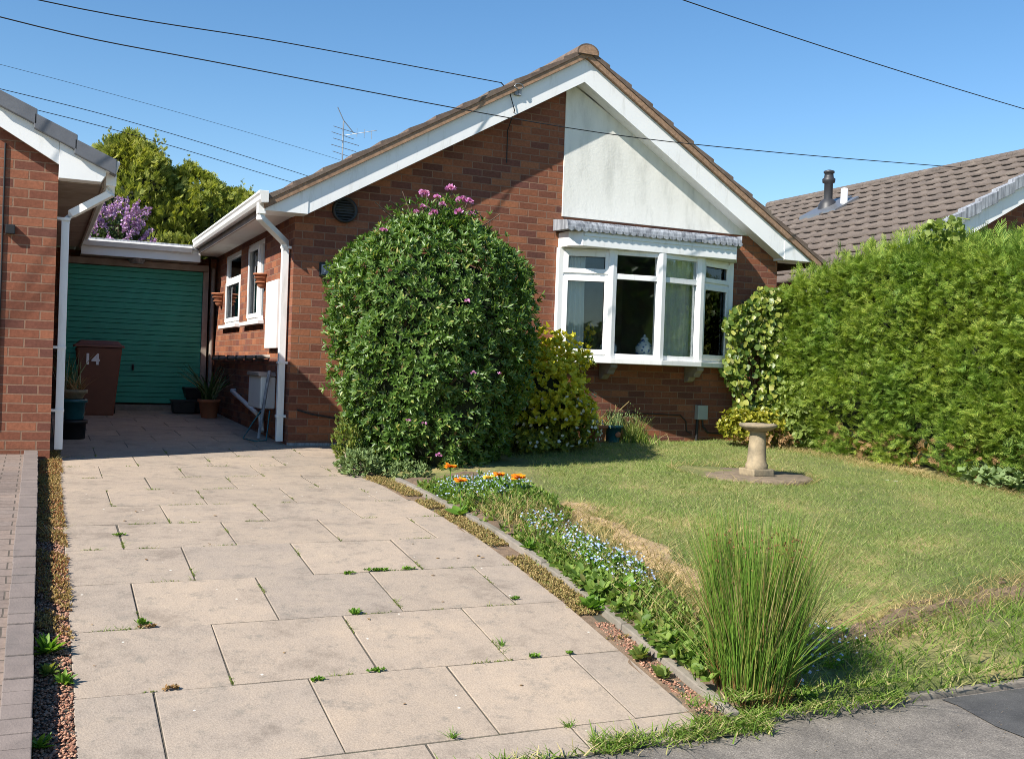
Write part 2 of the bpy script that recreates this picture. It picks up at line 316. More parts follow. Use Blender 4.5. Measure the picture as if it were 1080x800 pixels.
def npmesh(name, V, F, mat, parent=None, smooth=False):
    """V (n,3), F (m,4) quads"""
    me = bpy.data.meshes.new(name); o3 = org(parent)
    V = np.asarray(V, np.float32) - np.array(o3, np.float32); F = np.asarray(F, np.int32)
    me.vertices.add(len(V)); me.vertices.foreach_set('co', V.ravel())
    k = F.shape[1]
    me.loops.add(F.size); me.loops.foreach_set('vertex_index', F.ravel())
    me.polygons.add(len(F)); me.polygons.foreach_set('loop_start', np.arange(0, F.size, k, dtype=np.int32))
    try: me.polygons.foreach_set('loop_total', np.full(len(F), k, np.int32))
    except Exception: pass
    if smooth: me.polygons.foreach_set('use_smooth', np.ones(len(F), bool))
    me.update(calc_edges=True); me.validate()
    return link(name, me, mat, parent)
def nrm(a): return a / np.maximum(1e-9, np.linalg.norm(a, axis=-1, keepdims=True))
def rv(n): return nrm(rng.normal(size=(n, 3)))
def leaves(P, D, N, S, T, F):
    D = nrm(D); N = N - (N * D).sum(1, keepdims=True) * D; N = nrm(N); X = np.cross(D, N)
    T = np.asarray(T, float); S = np.asarray(S).reshape(-1, 1, 1)
    V = P[:, None] + S * (T[None, :, 0:1] * X[:, None] + T[None, :, 1:2] * D[:, None] + T[None, :, 2:3] * N[:, None])
    F = np.asarray(F)[None] + (np.arange(len(P)) * len(T))[:, None, None]
    return V.reshape(-1, 3), F.reshape(-1, F.shape[-1])
def join(parts):
    V = []; F = []; k = 0
    for v, f in parts: V.append(v); F.append(f + k); k += len(v)
    return np.concatenate(V), np.concatenate(F)
LANCE = [(0, 0, 0), (-.14, .3, .05), (-.13, .7, .03), (0, 1, -.07), (.13, .7, .03), (.14, .3, .05)]
OVAL = [(0, 0, 0), (-.27, .28, .06), (-.25, .68, .04), (0, 1, -.06), (.25, .68, .04), (.27, .28, .06)]
ROUND = [(0, 0, 0), (-.45, .3, .07), (-.34, .75, .05), (0, 1, -.05), (.34, .75, .05), (.45, .3, .07)]
LF = [(0, 1, 2, 3), (0, 3, 4, 5)]
def spray_template(nb=5, wid=.05):
    T = []; F = []
    def blade(x, y, a, L, w, z=0):
        k = len(T); dx, dy = math.sin(a), math.cos(a); px, py = dy, -dx
        T.extend([(x - px * w * .6, y - py * w * .6, z), (x + px * w * .6, y + py * w * .6, z), (x + dx * L + px * w * .35, y + dy * L + py * w * .35, z - .04), (x + dx * L - px * w * .35, y + dy * L - py * w * .35, z - .04)])
        F.append((k, k + 1, k + 2, k + 3))
    blade(0, 0, 0, 1, wid)
    for i in range(nb):
        y = .12 + .7 * i / nb; L = .5 * (1 - .75 * y) + .1
        for sg in (-1, 1): blade(0, y + .05 * sg, sg * R(38), L, wid * 1.05, .03 * math.sin(i * 2.1 + sg))
    return T, F
SPRAY = spray_template(5, .040)
SPRAY_LOW = spray_template(3, .11)
def blades(P, az, lean, L, w, droop, segs=2, tw=None):
    n = len(P); h = np.stack([np.cos(az), np.sin(az), np.zeros(n)], 1); sd = rng.uniform(0, 6.28, n) if tw is None else az + 1.57
    side = np.stack([np.cos(sd), np.sin(sd), np.zeros(n)], 1); V = []
    for i in range(segs + 1):
        t = i / segs; c = P + h * (L * (lean * t + droop * t * t))[:, None] + np.array([0, 0, 1]) * (L * (t - .35 * droop * t * t))[:, None]
        ww = (w * (1 - .82 * t ** 1.5) / 2)[:, None]; V += [c - side * ww, c + side * ww]
    V = np.stack(V, 1); k = 2 * (segs + 1)
    F = np.array([(2 * i, 2 * i + 1, 2 * i + 3, 2 * i + 2) for i in range(segs)])[None] + (np.arange(n) * k)[:, None, None]
    return V.reshape(-1, 3), F.reshape(-1, 4)
def grid(name, xs, ys, zf, mat, kind='structure', jitter=0):
    X, Y = np.meshgrid(xs, ys); Z = zf(X, Y) + (rng.normal(size=X.shape) * jitter if jitter else 0); nx = len(xs)
    V = np.stack([X, Y, Z], -1).reshape(-1, 3)
    F = [(j * nx + i, j * nx + i + 1, (j + 1) * nx + i + 1, (j + 1) * nx + i) for j in range(len(ys) - 1) for i in range(nx - 1)]
    o = npmesh(name, V, F, mat, smooth=True)
    uv = o.data.uv_layers.new(name='UVMap'); idx = np.empty(len(o.data.loops), np.int32); o.data.loops.foreach_get('vertex_index', idx)
    uv.data.foreach_set('uv', V[idx][:, :2].astype(np.float32).ravel())
    return tag(o, kind=kind)
# ------------------------------------------------------------------ camera, light
f_px, yaw, pit, rol = 1101.74, R(24.3725), R(-.4604), R(2.05036)
fw = Vector((math.sin(yaw) * math.cos(pit), math.cos(yaw) * math.cos(pit), math.sin(pit)))
rt = Vector((math.cos(yaw), -math.sin(yaw), 0)); up = rt.cross(fw)
r2 = rt * math.cos(rol) + up * math.sin(rol); u2 = -rt * math.sin(rol) + up * math.cos(rol)
cd = bpy.data.cameras.new('camera'); cam = bpy.data.objects.new('camera', cd); COL.objects.link(cam); sc.camera = cam
cd.sensor_width = 36; cd.lens = f_px / 1080 * 36; cd.clip_end = 2000; cd.clip_start = .05
cam.matrix_world = Matrix(((r2.x, u2.x, -fw.x, 0), (r2.y, u2.y, -fw.y, 0), (r2.z, u2.z, -fw.z, 1.45), (0, 0, 0, 1)))
SAZ, SEL = R(69), R(40.5)
sd = bpy.data.lights.new('sun', 'SUN'); sd.energy = 5.0; sd.angle = R(.55); sd.color = (1, .94, .85)
so = bpy.data.objects.new('sun', sd); COL.objects.link(so); so.location = (-20, -10, 20)
so.rotation_euler = Vector((math.sin(SAZ) * math.cos(SEL), math.cos(SAZ) * math.cos(SEL), -math.sin(SEL))).to_track_quat('-Z', 'Y').to_euler()
w = bpy.data.worlds.new('World'); sc.world = w; w.use_nodes = True
wn = w.node_tree.nodes; wl = w.node_tree.links; wn.clear()
sky = wn.new('ShaderNodeTexSky'); sky.sky_type = 'NISHITA'; sky.sun_disc = False; sky.sun_elevation = SEL; sky.sun_rotation = SAZ + math.pi
sky.air_density = 1.0; sky.dust_density = .0; sky.ozone_density = 1.6; sky.altitude = 100
bg = wn.new('ShaderNodeBackground'); bg.inputs[1].default_value = .092; wo = wn.new('ShaderNodeOutputWorld')
hs = wn.new('ShaderNodeHueSaturation'); hs.inputs['Saturation'].default_value = 1.25; hs.inputs['Value'].default_value = 1.0; wl.new(sky.outputs[0], hs.inputs['Color']); wl.new(hs.outputs[0], bg.inputs[0]); wl.new(bg.outputs[0], wo.inputs[0])
sc.view_settings.view_transform = 'Standard'; sc.view_settings.look = 'None'; sc.view_settings.exposure = .85; sc.view_settings.gamma = 1
sc.render.engine = 'CYCLES'; sc.cycles.max_bounces = 8; sc.cycles.transparent_max_bounces = 16; sc.cycles.use_denoising = True; sc.cycles.denoiser = 'OPENIMAGEDENOISE'; sc.cycles.denoising_prefilter = 'NONE'; sc.cycles.use_adaptive_sampling = False; sc.cycles.filter_width = .9
# ------------------------------------------------------------------ the setting
ys_far = np.array([-60, -20, -8, -2, 3.2, 3.6, 4.2, 4.8, 5.4, 6, 6.6, 7.2, 8, 9, 10.4, 13, 15.4, 18, 25, 40, 80, 160, 260])
grid('ground', np.array([-200, -80, -30, -12, -6, -3, 0, 3, 6, 9, 12, 20, 40, 90, 220]), ys_far, lambda x, y: zg(y) - .1, 'lawn_ground')
grid('pavement', np.arange(-6, 14.01, .5), np.array([-2, -1, 0, 1, 2, 2.8, 3.2, 3.4, 3.52]), lambda x, y: zg(np.minimum(y, 3.35)) + .004 * np.sin(x * 1.3), 'asphalt')
grid('pavement_patch', np.arange(3.79, 9.8, .5), np.array([1.6, 2.0, 2.4, 2.8, 3.2, 3.4, 3.50]), lambda x, y: zg(np.minimum(y, 3.35)) + .004 * np.sin(x * 1.3) + .005, 'asphalt_dark')
grid('road', np.array([-60, -20, 0, 20, 60]), np.array([-9, -6, -2.05]), lambda x, y: 0 * x - .09, 'asphalt_dark')
# the flagged driveway: one slab per island, laid in half bond on dark bedding
YL = [3.605, 4.19, 4.785, 5.38, 5.97, 6.57, 7.17, 7.77, 8.37, 8.97, 9.57]
while YL[-1] < 15.2: YL.append(YL[-1] + .6)
def drive_right(y): return 2.50 if y < 7.0 else (2.47 if y < 7.9 else (2.40 if y < 8.9 else (2.82 if y < 10.35 else 2.27)))
mb = MB()
def slab(x0, x1, y0, y1):
    g = .004; x0 += g; x1 -= g; y0 += g; y1 -= g
    if x1 - x0 < .03: return
    t = rng.normal(0, .0008, 4); q = rng.normal(0, .0012, 8); th = .04
    b = [(x0 + q[0], y0 + q[1]), (x1 + q[2], y0 + q[3]), (x1 + q[4], y1 + q[5]), (x0 + q[6], y1 + q[7])]
    z = [float(zg(p[1])) + t[i] for i, p in enumerate(b)]; e = .003
    inn = [(b[0][0] + e, b[0][1] + e), (b[1][0] - e, b[1][1] + e), (b[2][0] - e, b[2][1] - e), (b[3][0] + e, b[3][1] - e)]
    vs = [(p[0], p[1], z[i] - th) for i, p in enumerate(b)] + [(p[0], p[1], z[i] - .0015) for i, p in enumerate(b)] + [(p[0], p[1], z[i]) for i, p in enumerate(inn)]
    fs = [(8, 9, 10, 11)] + [(i, (i + 1) % 4, 4 + (i + 1) % 4, 4 + i) for i in range(4)] + [(4 + i, 4 + (i + 1) % 4, 8 + (i + 1) % 4, 8 + i) for i in range(4)]
    mb.add(vs, fs)
rows = [(3.41, 3.605, 1)] + [(YL[k], YL[k + 1], k) for k in range(len(YL) - 1)]
for y0, y1, k in rows:
    xs = [.15]
    x = .436 + .0033 * max(0, k - 1) + (.3 if k % 2 else 0) - .6
    while x < drive_right(y0) - .12:
        if x > .2: xs.append(x)
        x += .6
    xs.append(drive_right(y0))
    for a, b in zip(xs[:-1], xs[1:]): slab(a, b, y0, y1)
tag(mb.build('driveway', 'slab'), kind='structure')
grid('driveway_bedding', np.array([.02, .14, .6, 1.2, 1.8, 2.4, 2.62]), np.array([3.40, 3.6, 4.19, 4.78, 5.38, 5.97, 6.57, 7.17, 7.77, 8.97, 10.4, 13, 15.3]), lambda x, y: zg(y) - .0045, 'joint')
# neighbour's block-paved drive and its edging
grid('paved_drive', np.arange(-4, -.07, .245), np.concatenate([[3.5], np.arange(3.6, 9.32, .2)]), lambda x, y: zg(y) + .07, 'paver')
mb = MB(); y = 3.5
while y < 9.28:
    L = .1 + rng.normal(0, .001); z0 = float(zg(y)); z1 = float(zg(y + L)); dz = rng.normal(.092, .002); x0 = -.088 + rng.normal(0, .0015); x1 = .014 + rng.normal(0, .0015); g = .003
    vs = [(x0, y + g, z0 - .06), (x1, y + g, z0 - .06), (x1, y + L - g, z1 - .06), (x0, y + L - g, z1 - .06), (x0, y + g, z0 + dz), (x1, y + g, z0 + dz), (x1, y + L - g, z1 + dz), (x0, y + L - g, z1 + dz)]
    mb.add(vs, [(0, 3, 2, 1), (4, 5, 6, 7), (0, 1, 5, 4), (1, 2, 6, 5), (2, 3, 7, 6), (3, 0, 4, 7)]); y += L
tag(mb.build('kerb', 'edging', bevel=.004), kind='structure')
grid('gap_soil', np.array([2.40, 2.47, 2.53, 2.58, 2.632]), np.arange(3.45, 8.9, .12), lambda x, y: zg(y) - .003 - .03 * (x < 2.42) * (y < 7.6), 'bank', jitter=.002)
# thin concrete edging between the drive and the flower bed, and the flush kerb along the pavement
mb = MB(); y = 3.5
while y < 8.0:
    L = .9; n = 6; off = rng.normal(0, .006); tl = rng.normal(0, .003)
    for i in range(n):
        a = y + L * i / n + (.004 if i == 0 else 0); b = y + L * (i + 1) / n - (.004 if i == n - 1 else 0)
        za, zb = float(zg(a)), float(zg(b)); x0 = 2.625 + .3 * off; x1 = x0 + .045
        mb.add([(x0, a, za - .08), (x1, a, za - .08), (x1, b, zb - .08), (x0, b, zb - .08), (x0, a, za + .036 + tl), (x1, a, za + .036 + tl), (x1, b, zb + .036 + tl), (x0, b, zb + .036 + tl)],
               [(0, 3, 2, 1), (4, 5, 6, 7), (1, 2, 6, 5), (3, 0, 4, 7)] + ([(0, 1, 5, 4)] if i == 0 else []) + ([(2, 3, 7, 6)] if i == n - 1 else []))
    y += L
tag(mb.build('bed_kerb', 'conc', bevel=.006, weld=True), kind='structure')
mb = MB(); x = 2.69
while x < 9:
    mb.box(x + .004, x + .91, 3.528 + rng.normal(0, .003), 3.582, -.05, .045 + rng.normal(0, .003)); x += .914
tag(mb.build('pavement_kerb', 'conc', bevel=.008), kind='structure')
grid('lawn_ground', np.arange(2.66, 9.6, .07), np.arange(3.58, 10.41, .07), lambda x, y: zl(x, y), 'lawn_ground', jitter=.003)
# bare dry earth along the bed edge and the dug bank, a sheet just above the lawn ground
def bedx(y): return np.interp(y, [3.5, 4.4, 5.3, 6.2, 7.0, 7.9, 8.6], [3.02, 3.02, 3.06, 3.10, 3.38, 3.72, 4.0])
bx, by = np.linspace(0, 1, 9), np.arange(3.6, 8.0, .06); Xg, Yg = np.meshgrid(bx, by); Xg = 2.652 + Xg * (np.minimum(bedx(Yg) + .14, 3.34) + .05 * np.sin(7 * Yg) - 2.652)
Vb = np.stack([Xg, Yg, zl(Xg, Yg) + .022 + .015 * sstep(2.74, 2.66, Xg) + rng.normal(size=Xg.shape) * .004 - .05 * sstep(-.10, .02, Xg - np.minimum(bedx(Yg) + .14, 3.34))], -1).reshape(-1, 3); nb = len(bx)
tag(npmesh('flower_bed', Vb, [(j * nb + i, j * nb + i + 1, (j + 1) * nb + i + 1, (j + 1) * nb + i) for j in range(len(by) - 1) for i in range(nb - 1)], 'soil', smooth=True), kind='structure')
def strip(name, us, path, wid, mat, lift=.016):
    V = []; F = []; m = 9
    for u in us:
        a, b = path(u), path(u + .01); t = np.array(b) - np.array(a); t /= np.linalg.norm(t); nn = np.array([-t[1], t[0]])
        w0 = wid * (.7 + .3 * math.sin(5 * u) + .25 * math.sin(13 * u + 1)); w1 = wid * (.7 + .3 * math.sin(6 * u + 2) + .25 * math.sin(15 * u))
        for j in range(m):
            q = -w0 + (w0 + w1) * j / (m - 1); p = np.array(a) + nn * q; e = abs(2 * j / (m - 1) - 1)
            V.append((p[0], p[1], float(zl(p[0], p[1])) + lift * (1 - 2.2 * e ** 4) + rng.normal(0, .003)))
    F = [(i * m + j, i * m + j + 1, (i + 1) * m + j + 1, (i + 1) * m + j) for i in range(len(us) - 1) for j in range(m - 1)]
    return tag(npmesh(name, V, F, mat, smooth=True), kind='structure')
strip('bare_earth', np.arange(4.25, 6.5, .05), lambda y: (float(bedx(y)) + .27, y), .17, 'straw')
strip('bank_earth', np.arange(3.35, 8.0, .05), lambda x: (x, float(bank_y(x)) + .02), .07, 'bank', .02)
# ------------------------------------------------------------------ the bungalow
FY = 10.4; XL, XR = 2.28, 8.24; AX = 5.37; SL = .575; SR = .615
def barge_lo(x): return 4.65 - SL * (AX - x) if x < AX else 4.65 - SR * (x - AX)
H = thing('bungalow', 'red brick bungalow with a white bow window, cream rendered gable and brown tiled roof', 'bungalow', (5.27, FY, .63))
mb = MB()
WZ0, WZ1 = 1.615, 2.87; WX0, WX1 = 5.22, 7.53
roofz = lambda x: barge_lo(x) + .13
mb.prism([(XL, .45), (5.245, .45), (5.245, roofz(5.245)), (XL, roofz(XL))], FY, FY + .11)
mb.box(5.245, XR, FY, FY + .11, .45, WZ0)
mb.box(WX1, XR, FY, FY + .11, WZ0, 3.185)
mb.box(5.245, WX1, FY, FY + .11, WZ1, 3.185)
wins = [(11.90, 12.95, 1.925, 2.86), (13.42, 14.60, 1.925, 2.86)]
ycur = FY + .11
for a, b, z0, z1 in wins:
    mb.box(XL, XL + .11, ycur, a, .45, 3.0); mb.box(XL, XL + .11, a, b, .45, z0); mb.box(XL, XL + .11, a, b, z1, 3.0); ycur = b
mb.box(XL, XL + .11, ycur, 20, .45, 3.0)
mb.box(XR - .11, XR, FY + .11, 20, .45, 3.0)
mb.build('wall', 'brick', H)
mb = MB(); mb.prism([(5.245, 3.187), (XR, 3.187), (XR, roofz(XR)), (AX, 4.78), (5.245, roofz(5.245))], FY - .014, FY + .1)
mb.build('render_panel', 'render', H, bevel=.004)
# damp course and paint line at the base of the corner
mb = MB(); mb.box(XL - .006, 3.2, FY - .006, FY + .02, .55, .655); mb.build('plinth', 'lead', H)
# roof: stepped courses of tiles, section drawn across the ridge
def roof_section(ax, az, x_end, s, n):
    """top outline from the eave up to the ridge: saw-tooth tiles"""
    pts = []
    for i in range(n):
        t0, t1 = i / n, (i + 1) / n
        xa = x_end + (ax - x_end) * t0; xb = x_end + (ax - x_end) * t1
        za = az - s * abs(ax - xa); zb = az - s * abs(ax - xb)
        pts += [(xa, za + .034), (xb, zb + .004)]
    return pts
TZ = 5.005
for nm, xe, s in (('roof', 1.90, SL), ('roof', 8.78, SR)):
    top = roof_section(AX, TZ, xe, s, 12)
    low = [(AX, TZ - .03), (xe, TZ - .03 - s * abs(AX - xe))]
    o = MB().prism(top + low, FY - .250, 20).build(nm, 'tile', H)
mb = MB()
mb.prism([(1.93, TZ - .032 - SL * (AX - 1.93)), (AX, TZ - .032), (AX, TZ - .098), (1.93, TZ - .098 - SL * (AX - 1.93))], FY - .241, FY - .1)
mb.prism([(8.72, TZ - .032 - SR * (8.72 - AX)), (AX, TZ - .032), (AX, TZ - .098), (8.72, TZ - .098 - SR * (8.72 - AX))], FY - .241, FY - .1)
mb.build('verge', 'verge', H)
mb = MB(); pr = [(AX + .135 * math.cos(t), TZ - .045 + .095 * math.sin(t)) for t in np.linspace(-.25, math.pi + .25, 15)]
y = FY - .262
while y < 20: mb.prism(pr, y, y + .44); y += .447
mb.build('ridge_tile', 'tile', H)
mb = MB(); mb.prism([(AX + .115 * math.cos(t), TZ - .048 + .082 * math.sin(t)) for t in np.linspace(-.2, math.pi + .2, 13)], FY - .258, FY - .2645); mb.build('ridge_end_mortar', 'verge', H)
# barge boards
BY0, BY1 = FY - .2, FY - .178
ov = .085
for x0, s in ((2.36, SL), (8.18, SR)):
    MB().prism([(x0, barge_lo(x0)), (AX, 4.65), (AX, 4.905), (x0, 4.905 - s * abs(AX - x0))], BY0, BY1).build('bargeboard', 'upvc', H, bevel=.002)
MB().prism([(1.93, 2.915), (2.362, 2.915), (2.362, 4.905 - SL * (AX - 2.362)), (1.93, 4.905 - SL * (AX - 1.93))], BY0 - .006, BY1 + .3).build('barge_foot', 'upvc', H, bevel=.003)
MB().prism([(8.60, 2.915), (8.178, 2.915), (8.178, 4.905 - SR * (8.178 - AX)), (8.60, 4.905 - SR * (8.60 - AX))], BY0 - .006, BY1 + .3).build('barge_foot', 'upvc', H, bevel=.003)
mb = MB()
mb.prism([(2.366, barge_lo(2.366) + .012), (AX, 4.662), (AX, 4.674), (2.366, barge_lo(2.366) + .024)], BY1 + .001, FY - .002)
mb.prism([(8.174, barge_lo(8.174) + .012), (AX, 4.662), (AX, 4.674), (8.174, barge_lo(8.174) + .024)], BY1 + .001, FY - .016)
mb.build('gable_soffit', 'upvc', H)
# eaves along the side: soffit, fascia, gutter, downpipe
MB().box(1.98, XL - .003, FY + .125, 15.3, 2.92, 2.94).build('soffit', 'soffit', H)
MB().box(1.955, 1.978, FY + .125, 14.86, 2.905, 3.07).build('fascia', 'timber_grey', H, bevel=.002)
gp = [(1.952, 2.975), (1.952, 3.085), (1.862, 3.085), (1.856, 3.06), (1.87, 3.04), (1.868, 3.0), (1.888, 2.968)]
MB().prism(gp, FY - .33, 14.86).build('gutter', 'upvc_old', H, bevel=.004)
DX, DY = 2.225, 10.56
mb = MB(); mb.box(1.875, 1.95, FY - .20, FY - .12, 2.88, 2.99)
mb.tube([(1.912, FY - .16, 2.9), (1.912, FY - .16, 2.84), (2.215, DY - .02, 2.66), (DX, DY, 2.58), (DX, DY, .66)], .033, 4, square=True)
dp = mb.build('downpipe', 'upvc', H, bevel=.003)
for z in (2.6, 1.44, .9): MB().box(DX - .04, XL + .02, DY - .042, DY + .042, z, z + .025).build('pipe_bracket', 'upvc', dp)
# fixings on the walls
mb = MB(); v = [(.128, 0), (.128, .045), (.105, .05), (.10, .012)]
mb.lathe([(.01, .012), (.10, .012), (.105, .05), (.128, .045), (.128, 0)], (0, 0, 0), 24)
for i in range(-3, 4): mb.box(-.095, .095, i * .028 - .005, i * .028 + .005, .014, .03)
for i, q in enumerate(mb.v): mb.v[i] = (2.775 + q[0], FY - q[2] - .001, 3.016 + q[1])
mb.build('flue_vent', 'black', H)
o = MB().box(2.535, 2.70, FY - .022, FY - .001, 2.335, 2.475).build('number_plaque', 'black', H, bevel=.004)
MB().box(2.556, 2.679, FY - .026, FY - .022, 2.356, 2.454).build('plaque_face', 'lead', o)
def text(name, body, size, loc, mat, parent, depth=.0015, rx=math.pi / 2, off=.0):
    cu = bpy.data.curves.new(name, 'FONT'); cu.body = body; cu.size = size; cu.align_x = 'CENTER'; cu.align_y = 'CENTER'; cu.extrude = depth; cu.offset = off
    t = bpy.data.objects.new(name, cu); COL.objects.link(t)
    bpy.context.view_layer.update()
    me = bpy.data.meshes.new_from_object(t); bpy.data.objects.remove(t); bpy.data.curves.remove(cu)
    me.transform(Matrix.Translation(Vector(loc) - org(parent)) @ Matrix.Rotation(rx, 4, 'X')); me.name = name
    return link(name, me, mat, parent)
text('plaque_number', '14', .10, (2.617, FY - .0275, 2.405), 'white_num', o)
MB().box(XL - .06, XL - .002, 10.86, 11.45, 1.60, 2.315).build('electricity_meter_box', 'upvc', H, bevel=.008)
gb = MB().box(XL - .16, XL - .002, 11.06, 11.74, .96, 1.30).build('gas_meter_box', 'upvc_old', H, bevel=.015)
MB().prism([(11.04, 1.302), (11.76, 1.302), (11.72, 1.345), (11.08, 1.345)], XL - .185, XL - .002, 'x').build('box_lid', 'timber_grey', gb, bevel=.01)
mb = MB(); mb.tube([(XL - .06, 15.1, 1.475), (XL - .06, 11.5, 1.512), (XL + .02, 11.42, 1.513)], .022)
wp = mb.build('overflow_pipe', 'timber_grey', H)
for y in (11.75, 12.4, 13.05, 13.7, 14.4, 14.95): MB().box(XL - .086, XL, y, y + .05, 1.46, 1.525).build('pipe_clip', 'black', wp)
mb = MB(); mb.tube([(XL + .02, 13.5, 1.08), (XL - .055, 13.46, 1.075), (XL - .06, 11.5, .85), (XL - .06, 11.42, .70)], .028); mb.build('waste_pipe', 'upvc_old', H)
mb = MB(); mb.tube([(2.36, FY - .012, .985), (2.5, FY - .012, .945), (2.75, FY - .012, .905), (3.0, FY - .012, .90), (3.6, FY - .012, .89), (4.6, FY - .012, .98)], .009, 6); mb.build('wall_cable', 'wire', H)
cb = MB().box(7.105, 7.245, FY - .075, FY - .001, .955, 1.125).build('cable_box', 'grey_box', H, bevel=.006)
mb = MB(); mb.tube([(7.13, FY - .03, .955), (7.125, FY - .03, .78), (7.12, FY - .03, .60)], .017, 6)
mb.tube([(7.20, FY - .03, .955), (7.20, FY - .04, .88), (7.28, FY - .03, .80), (7.55, FY - .015, .785)], .012, 6)
mb.tube([(5.9, FY - .012, 1.02), (6.55, FY - .012, 1.01), (6.9, FY - .012, 1.0), (6.98, FY - .014, .93), (6.99, FY - .015, .82), (7.06, FY - .016, .78)], .007, 6)
mb.build('conduit', 'wire', cb)
# telephone bracket on the barge board
br = MB().box(4.52, 4.60, BY0 - .03, BY0 - .002, 4.385, 4.475).build('cable_bracket', 'lead', H, bevel=.006)
mb = MB(); mb.tube([(4.56 + .05 * math.cos(t), BY0 - .045, 4.475 + .028 * math.sin(t)) for t in np.linspace(-1.2, 4.4, 14)], .007, 6); mb.build('hook', 'alu', br)
mb = MB(); mb.tube([(4.36, BY0 - .03, 4.487), (4.46, BY0 - .03, 4.40), (4.53, BY0 - .02, 4.22), (4.545, FY - .02, 4.05), (4.55, FY - .012, 3.7)], .006, 6); mb.build('drop_cable', 'wire', br)
# side windows: reveal frames in the wall thickness
def bars_x(mb, y0, y1, z0, z1, w, x0, x1):
    mb.box(x0, x1, y0, y0 + w, z0, z1); mb.box(x0, x1, y1 - w, y1, z0, z1)
    mb.box(x0, x1, y0 + w, y1 - w, z0, z0 + w); mb.box(x0, x1, y0 + w, y1 - w, z1 - w, z1)
for i, (a, b, z0, z1) in enumerate(wins):
    mb = MB(); bars_x(mb, a, b, z0, z1, .055, XL + .012, XL + .075)
    if i == 0:
        ym = 12.22; mb.box(XL + .012, XL + .075, ym - .03, ym + .03, z0 + .055, z1 - .055); bars_x(mb, ym + .022, b - .045, z0 + .045, z1 - .045, .05, XL - .004, XL + .0115)
        panes = [(a + .05, ym - .025, z0 + .05, z1 - .05), (ym + .025, b - .05, z0 + .05, z1 - .05)]
    else:
        zm = 2.52; mb.box(XL + .012, XL + .075, a + .055, b - .055, zm - .03, zm + .03); bars_x(mb, a + .045, b - .045, z0 + .045, zm - .02, .05, XL - .004, XL + .0115)
        panes = [(a + .05, b - .05, z0 + .05, zm - .025), (a + .05, b - .05, zm + .025, z1 - .05)]
    wf = mb.build('side_window', 'upvc', H, bevel=.003)
    for (p, q, r_, s_) in panes: MB().box(XL + .038, XL + .044, p, q, r_, s_).build('pane', 'glass', wf)
    MB().box(XL - .07, XL + .01, a - .06, b + .06, z0 - .045, z0 - .003).build('sill', 'upvc', wf, bevel=.004)
    mb = MB(); x1 = XL + .9
    mb.box(XL + .112, x1, a - .1, b + .1, z0 - .25, z0 - .23); mb.box(XL + .112, x1, a - .1, b + .1, z1 + .06, z1 + .08); mb.box(x1, x1 + .02, a - .1, b + .1, z0 - .25, z1 + .08)
    mb.box(XL + .112, x1, a - .12, a - .1, z0 - .25, z1 + .08); mb.box(XL + .112, x1, b + .1, b + .12, z0 - .25, z1 + .08); mb.build('room_wall', 'darkin', wf)
# bow window
V5 = [(5.235, 10.36), (5.775, 10.145), (6.37, 10.07), (6.945, 10.145), (7.515, 10.36)]
mb = MB(); panes = []; sashes = []
for k in range(4):
    a = np.array(V5[k]); b = np.array(V5[k + 1]); L = float(np.linalg.norm(b - a)); u = (b - a) / L; n = np.array([-u[1], u[0]])
    z0, z1, zt = 1.635, 2.835, 2.545
    B = lambda m_, u0, u1, t0, t1, za, zb: m_.obox(a, u, n, u0, u1, t0, t1, za, zb)
    e = .012
    B(mb, e, .05, 0, .06, z0, z1); B(mb, L - .05, L - e, 0, .06, z0, z1)
    for za, zb in ((z0, z0 + .05), (zt - .03, zt + .03), (z1 - .05, z1)): B(mb, .05, L - .05, 0, .06, za, zb)
    if k in (0, 3):
        for za, zb in ((z0 + .035, zt - .018), (zt + .018, z1 - .035)):
            sash = MB(); sashes.append(sash); w_ = .052; i0, i1 = .034, L - .034
            B(sash, i0, i0 + w_, -.018, -.001, za, zb); B(sash, i1 - w_, i1, -.018, -.001, za, zb); B(sash, i0 + w_, i1 - w_, -.018, -.001, za, za + w_); B(sash, i0 + w_, i1 - w_, -.018, -.001, zb - w_, zb)
    panes += [(a, u, n, .045, L - .045, z0 + .045, zt - .025), (a, u, n, .045, L - .045, zt + .025, z1 - .045)]
for k in (1, 2, 3):
    x, y = V5[k]; mb.prism([(x - .052, y - .012), (x, y - .022), (x + .052, y - .012), (x + .048, y + .075), (x - .048, y + .075)], 1.634, 2.836, 'z')
mb.box(5.20, 5.262, 10.335, 10.402, 1.634, 2.836); mb.box(7.49, 7.548, 10.335, 10.402, 1.634, 2.836)
bw = mb.build('bow_window', 'upvc', H, bevel=.003)
for sash in sashes: sash.build('opening_sash', 'upvc', bw, bevel=.004)
for (a, u, n, u0, u1, z0, z1) in panes: MB().obox(a, u, n, u0, u1, .026, .032, z0, z1).build('pane', 'glass', bw)
sp = [(5.15, 10.399), (5.155, 10.34), (5.76, 10.085), (6.37, 10.005), (6.96, 10.085), (7.61, 10.34), (7.615, 10.399)]
MB().prism(sp, 1.575, 1.632, 'z').build('sill', 'upvc', bw, bevel=.006)
MB().prism([(5.20, 10.5), (5.75, 10.18), (6.37, 10.12), (6.97, 10.18), (7.55, 10.5)], 1.6325, 1.645, 'z').build('inner_sill', 'upvc', bw)
MB().prism([(5.215, FY - .002), (5.22, 10.16), (5.34, 10.05), (7.37, 10.05), (7.56, 10.30), (7.565, FY - .002)], 2.838, 3.0, 'z').build('bow_fascia', 'upvc', bw, bevel=.004)
mb = MB(); mb.box(5.35, 7.36, 10.040, 10.0485, 2.945, 2.982); mb.build('fascia_trim', 'upvc', bw, bevel=.003)
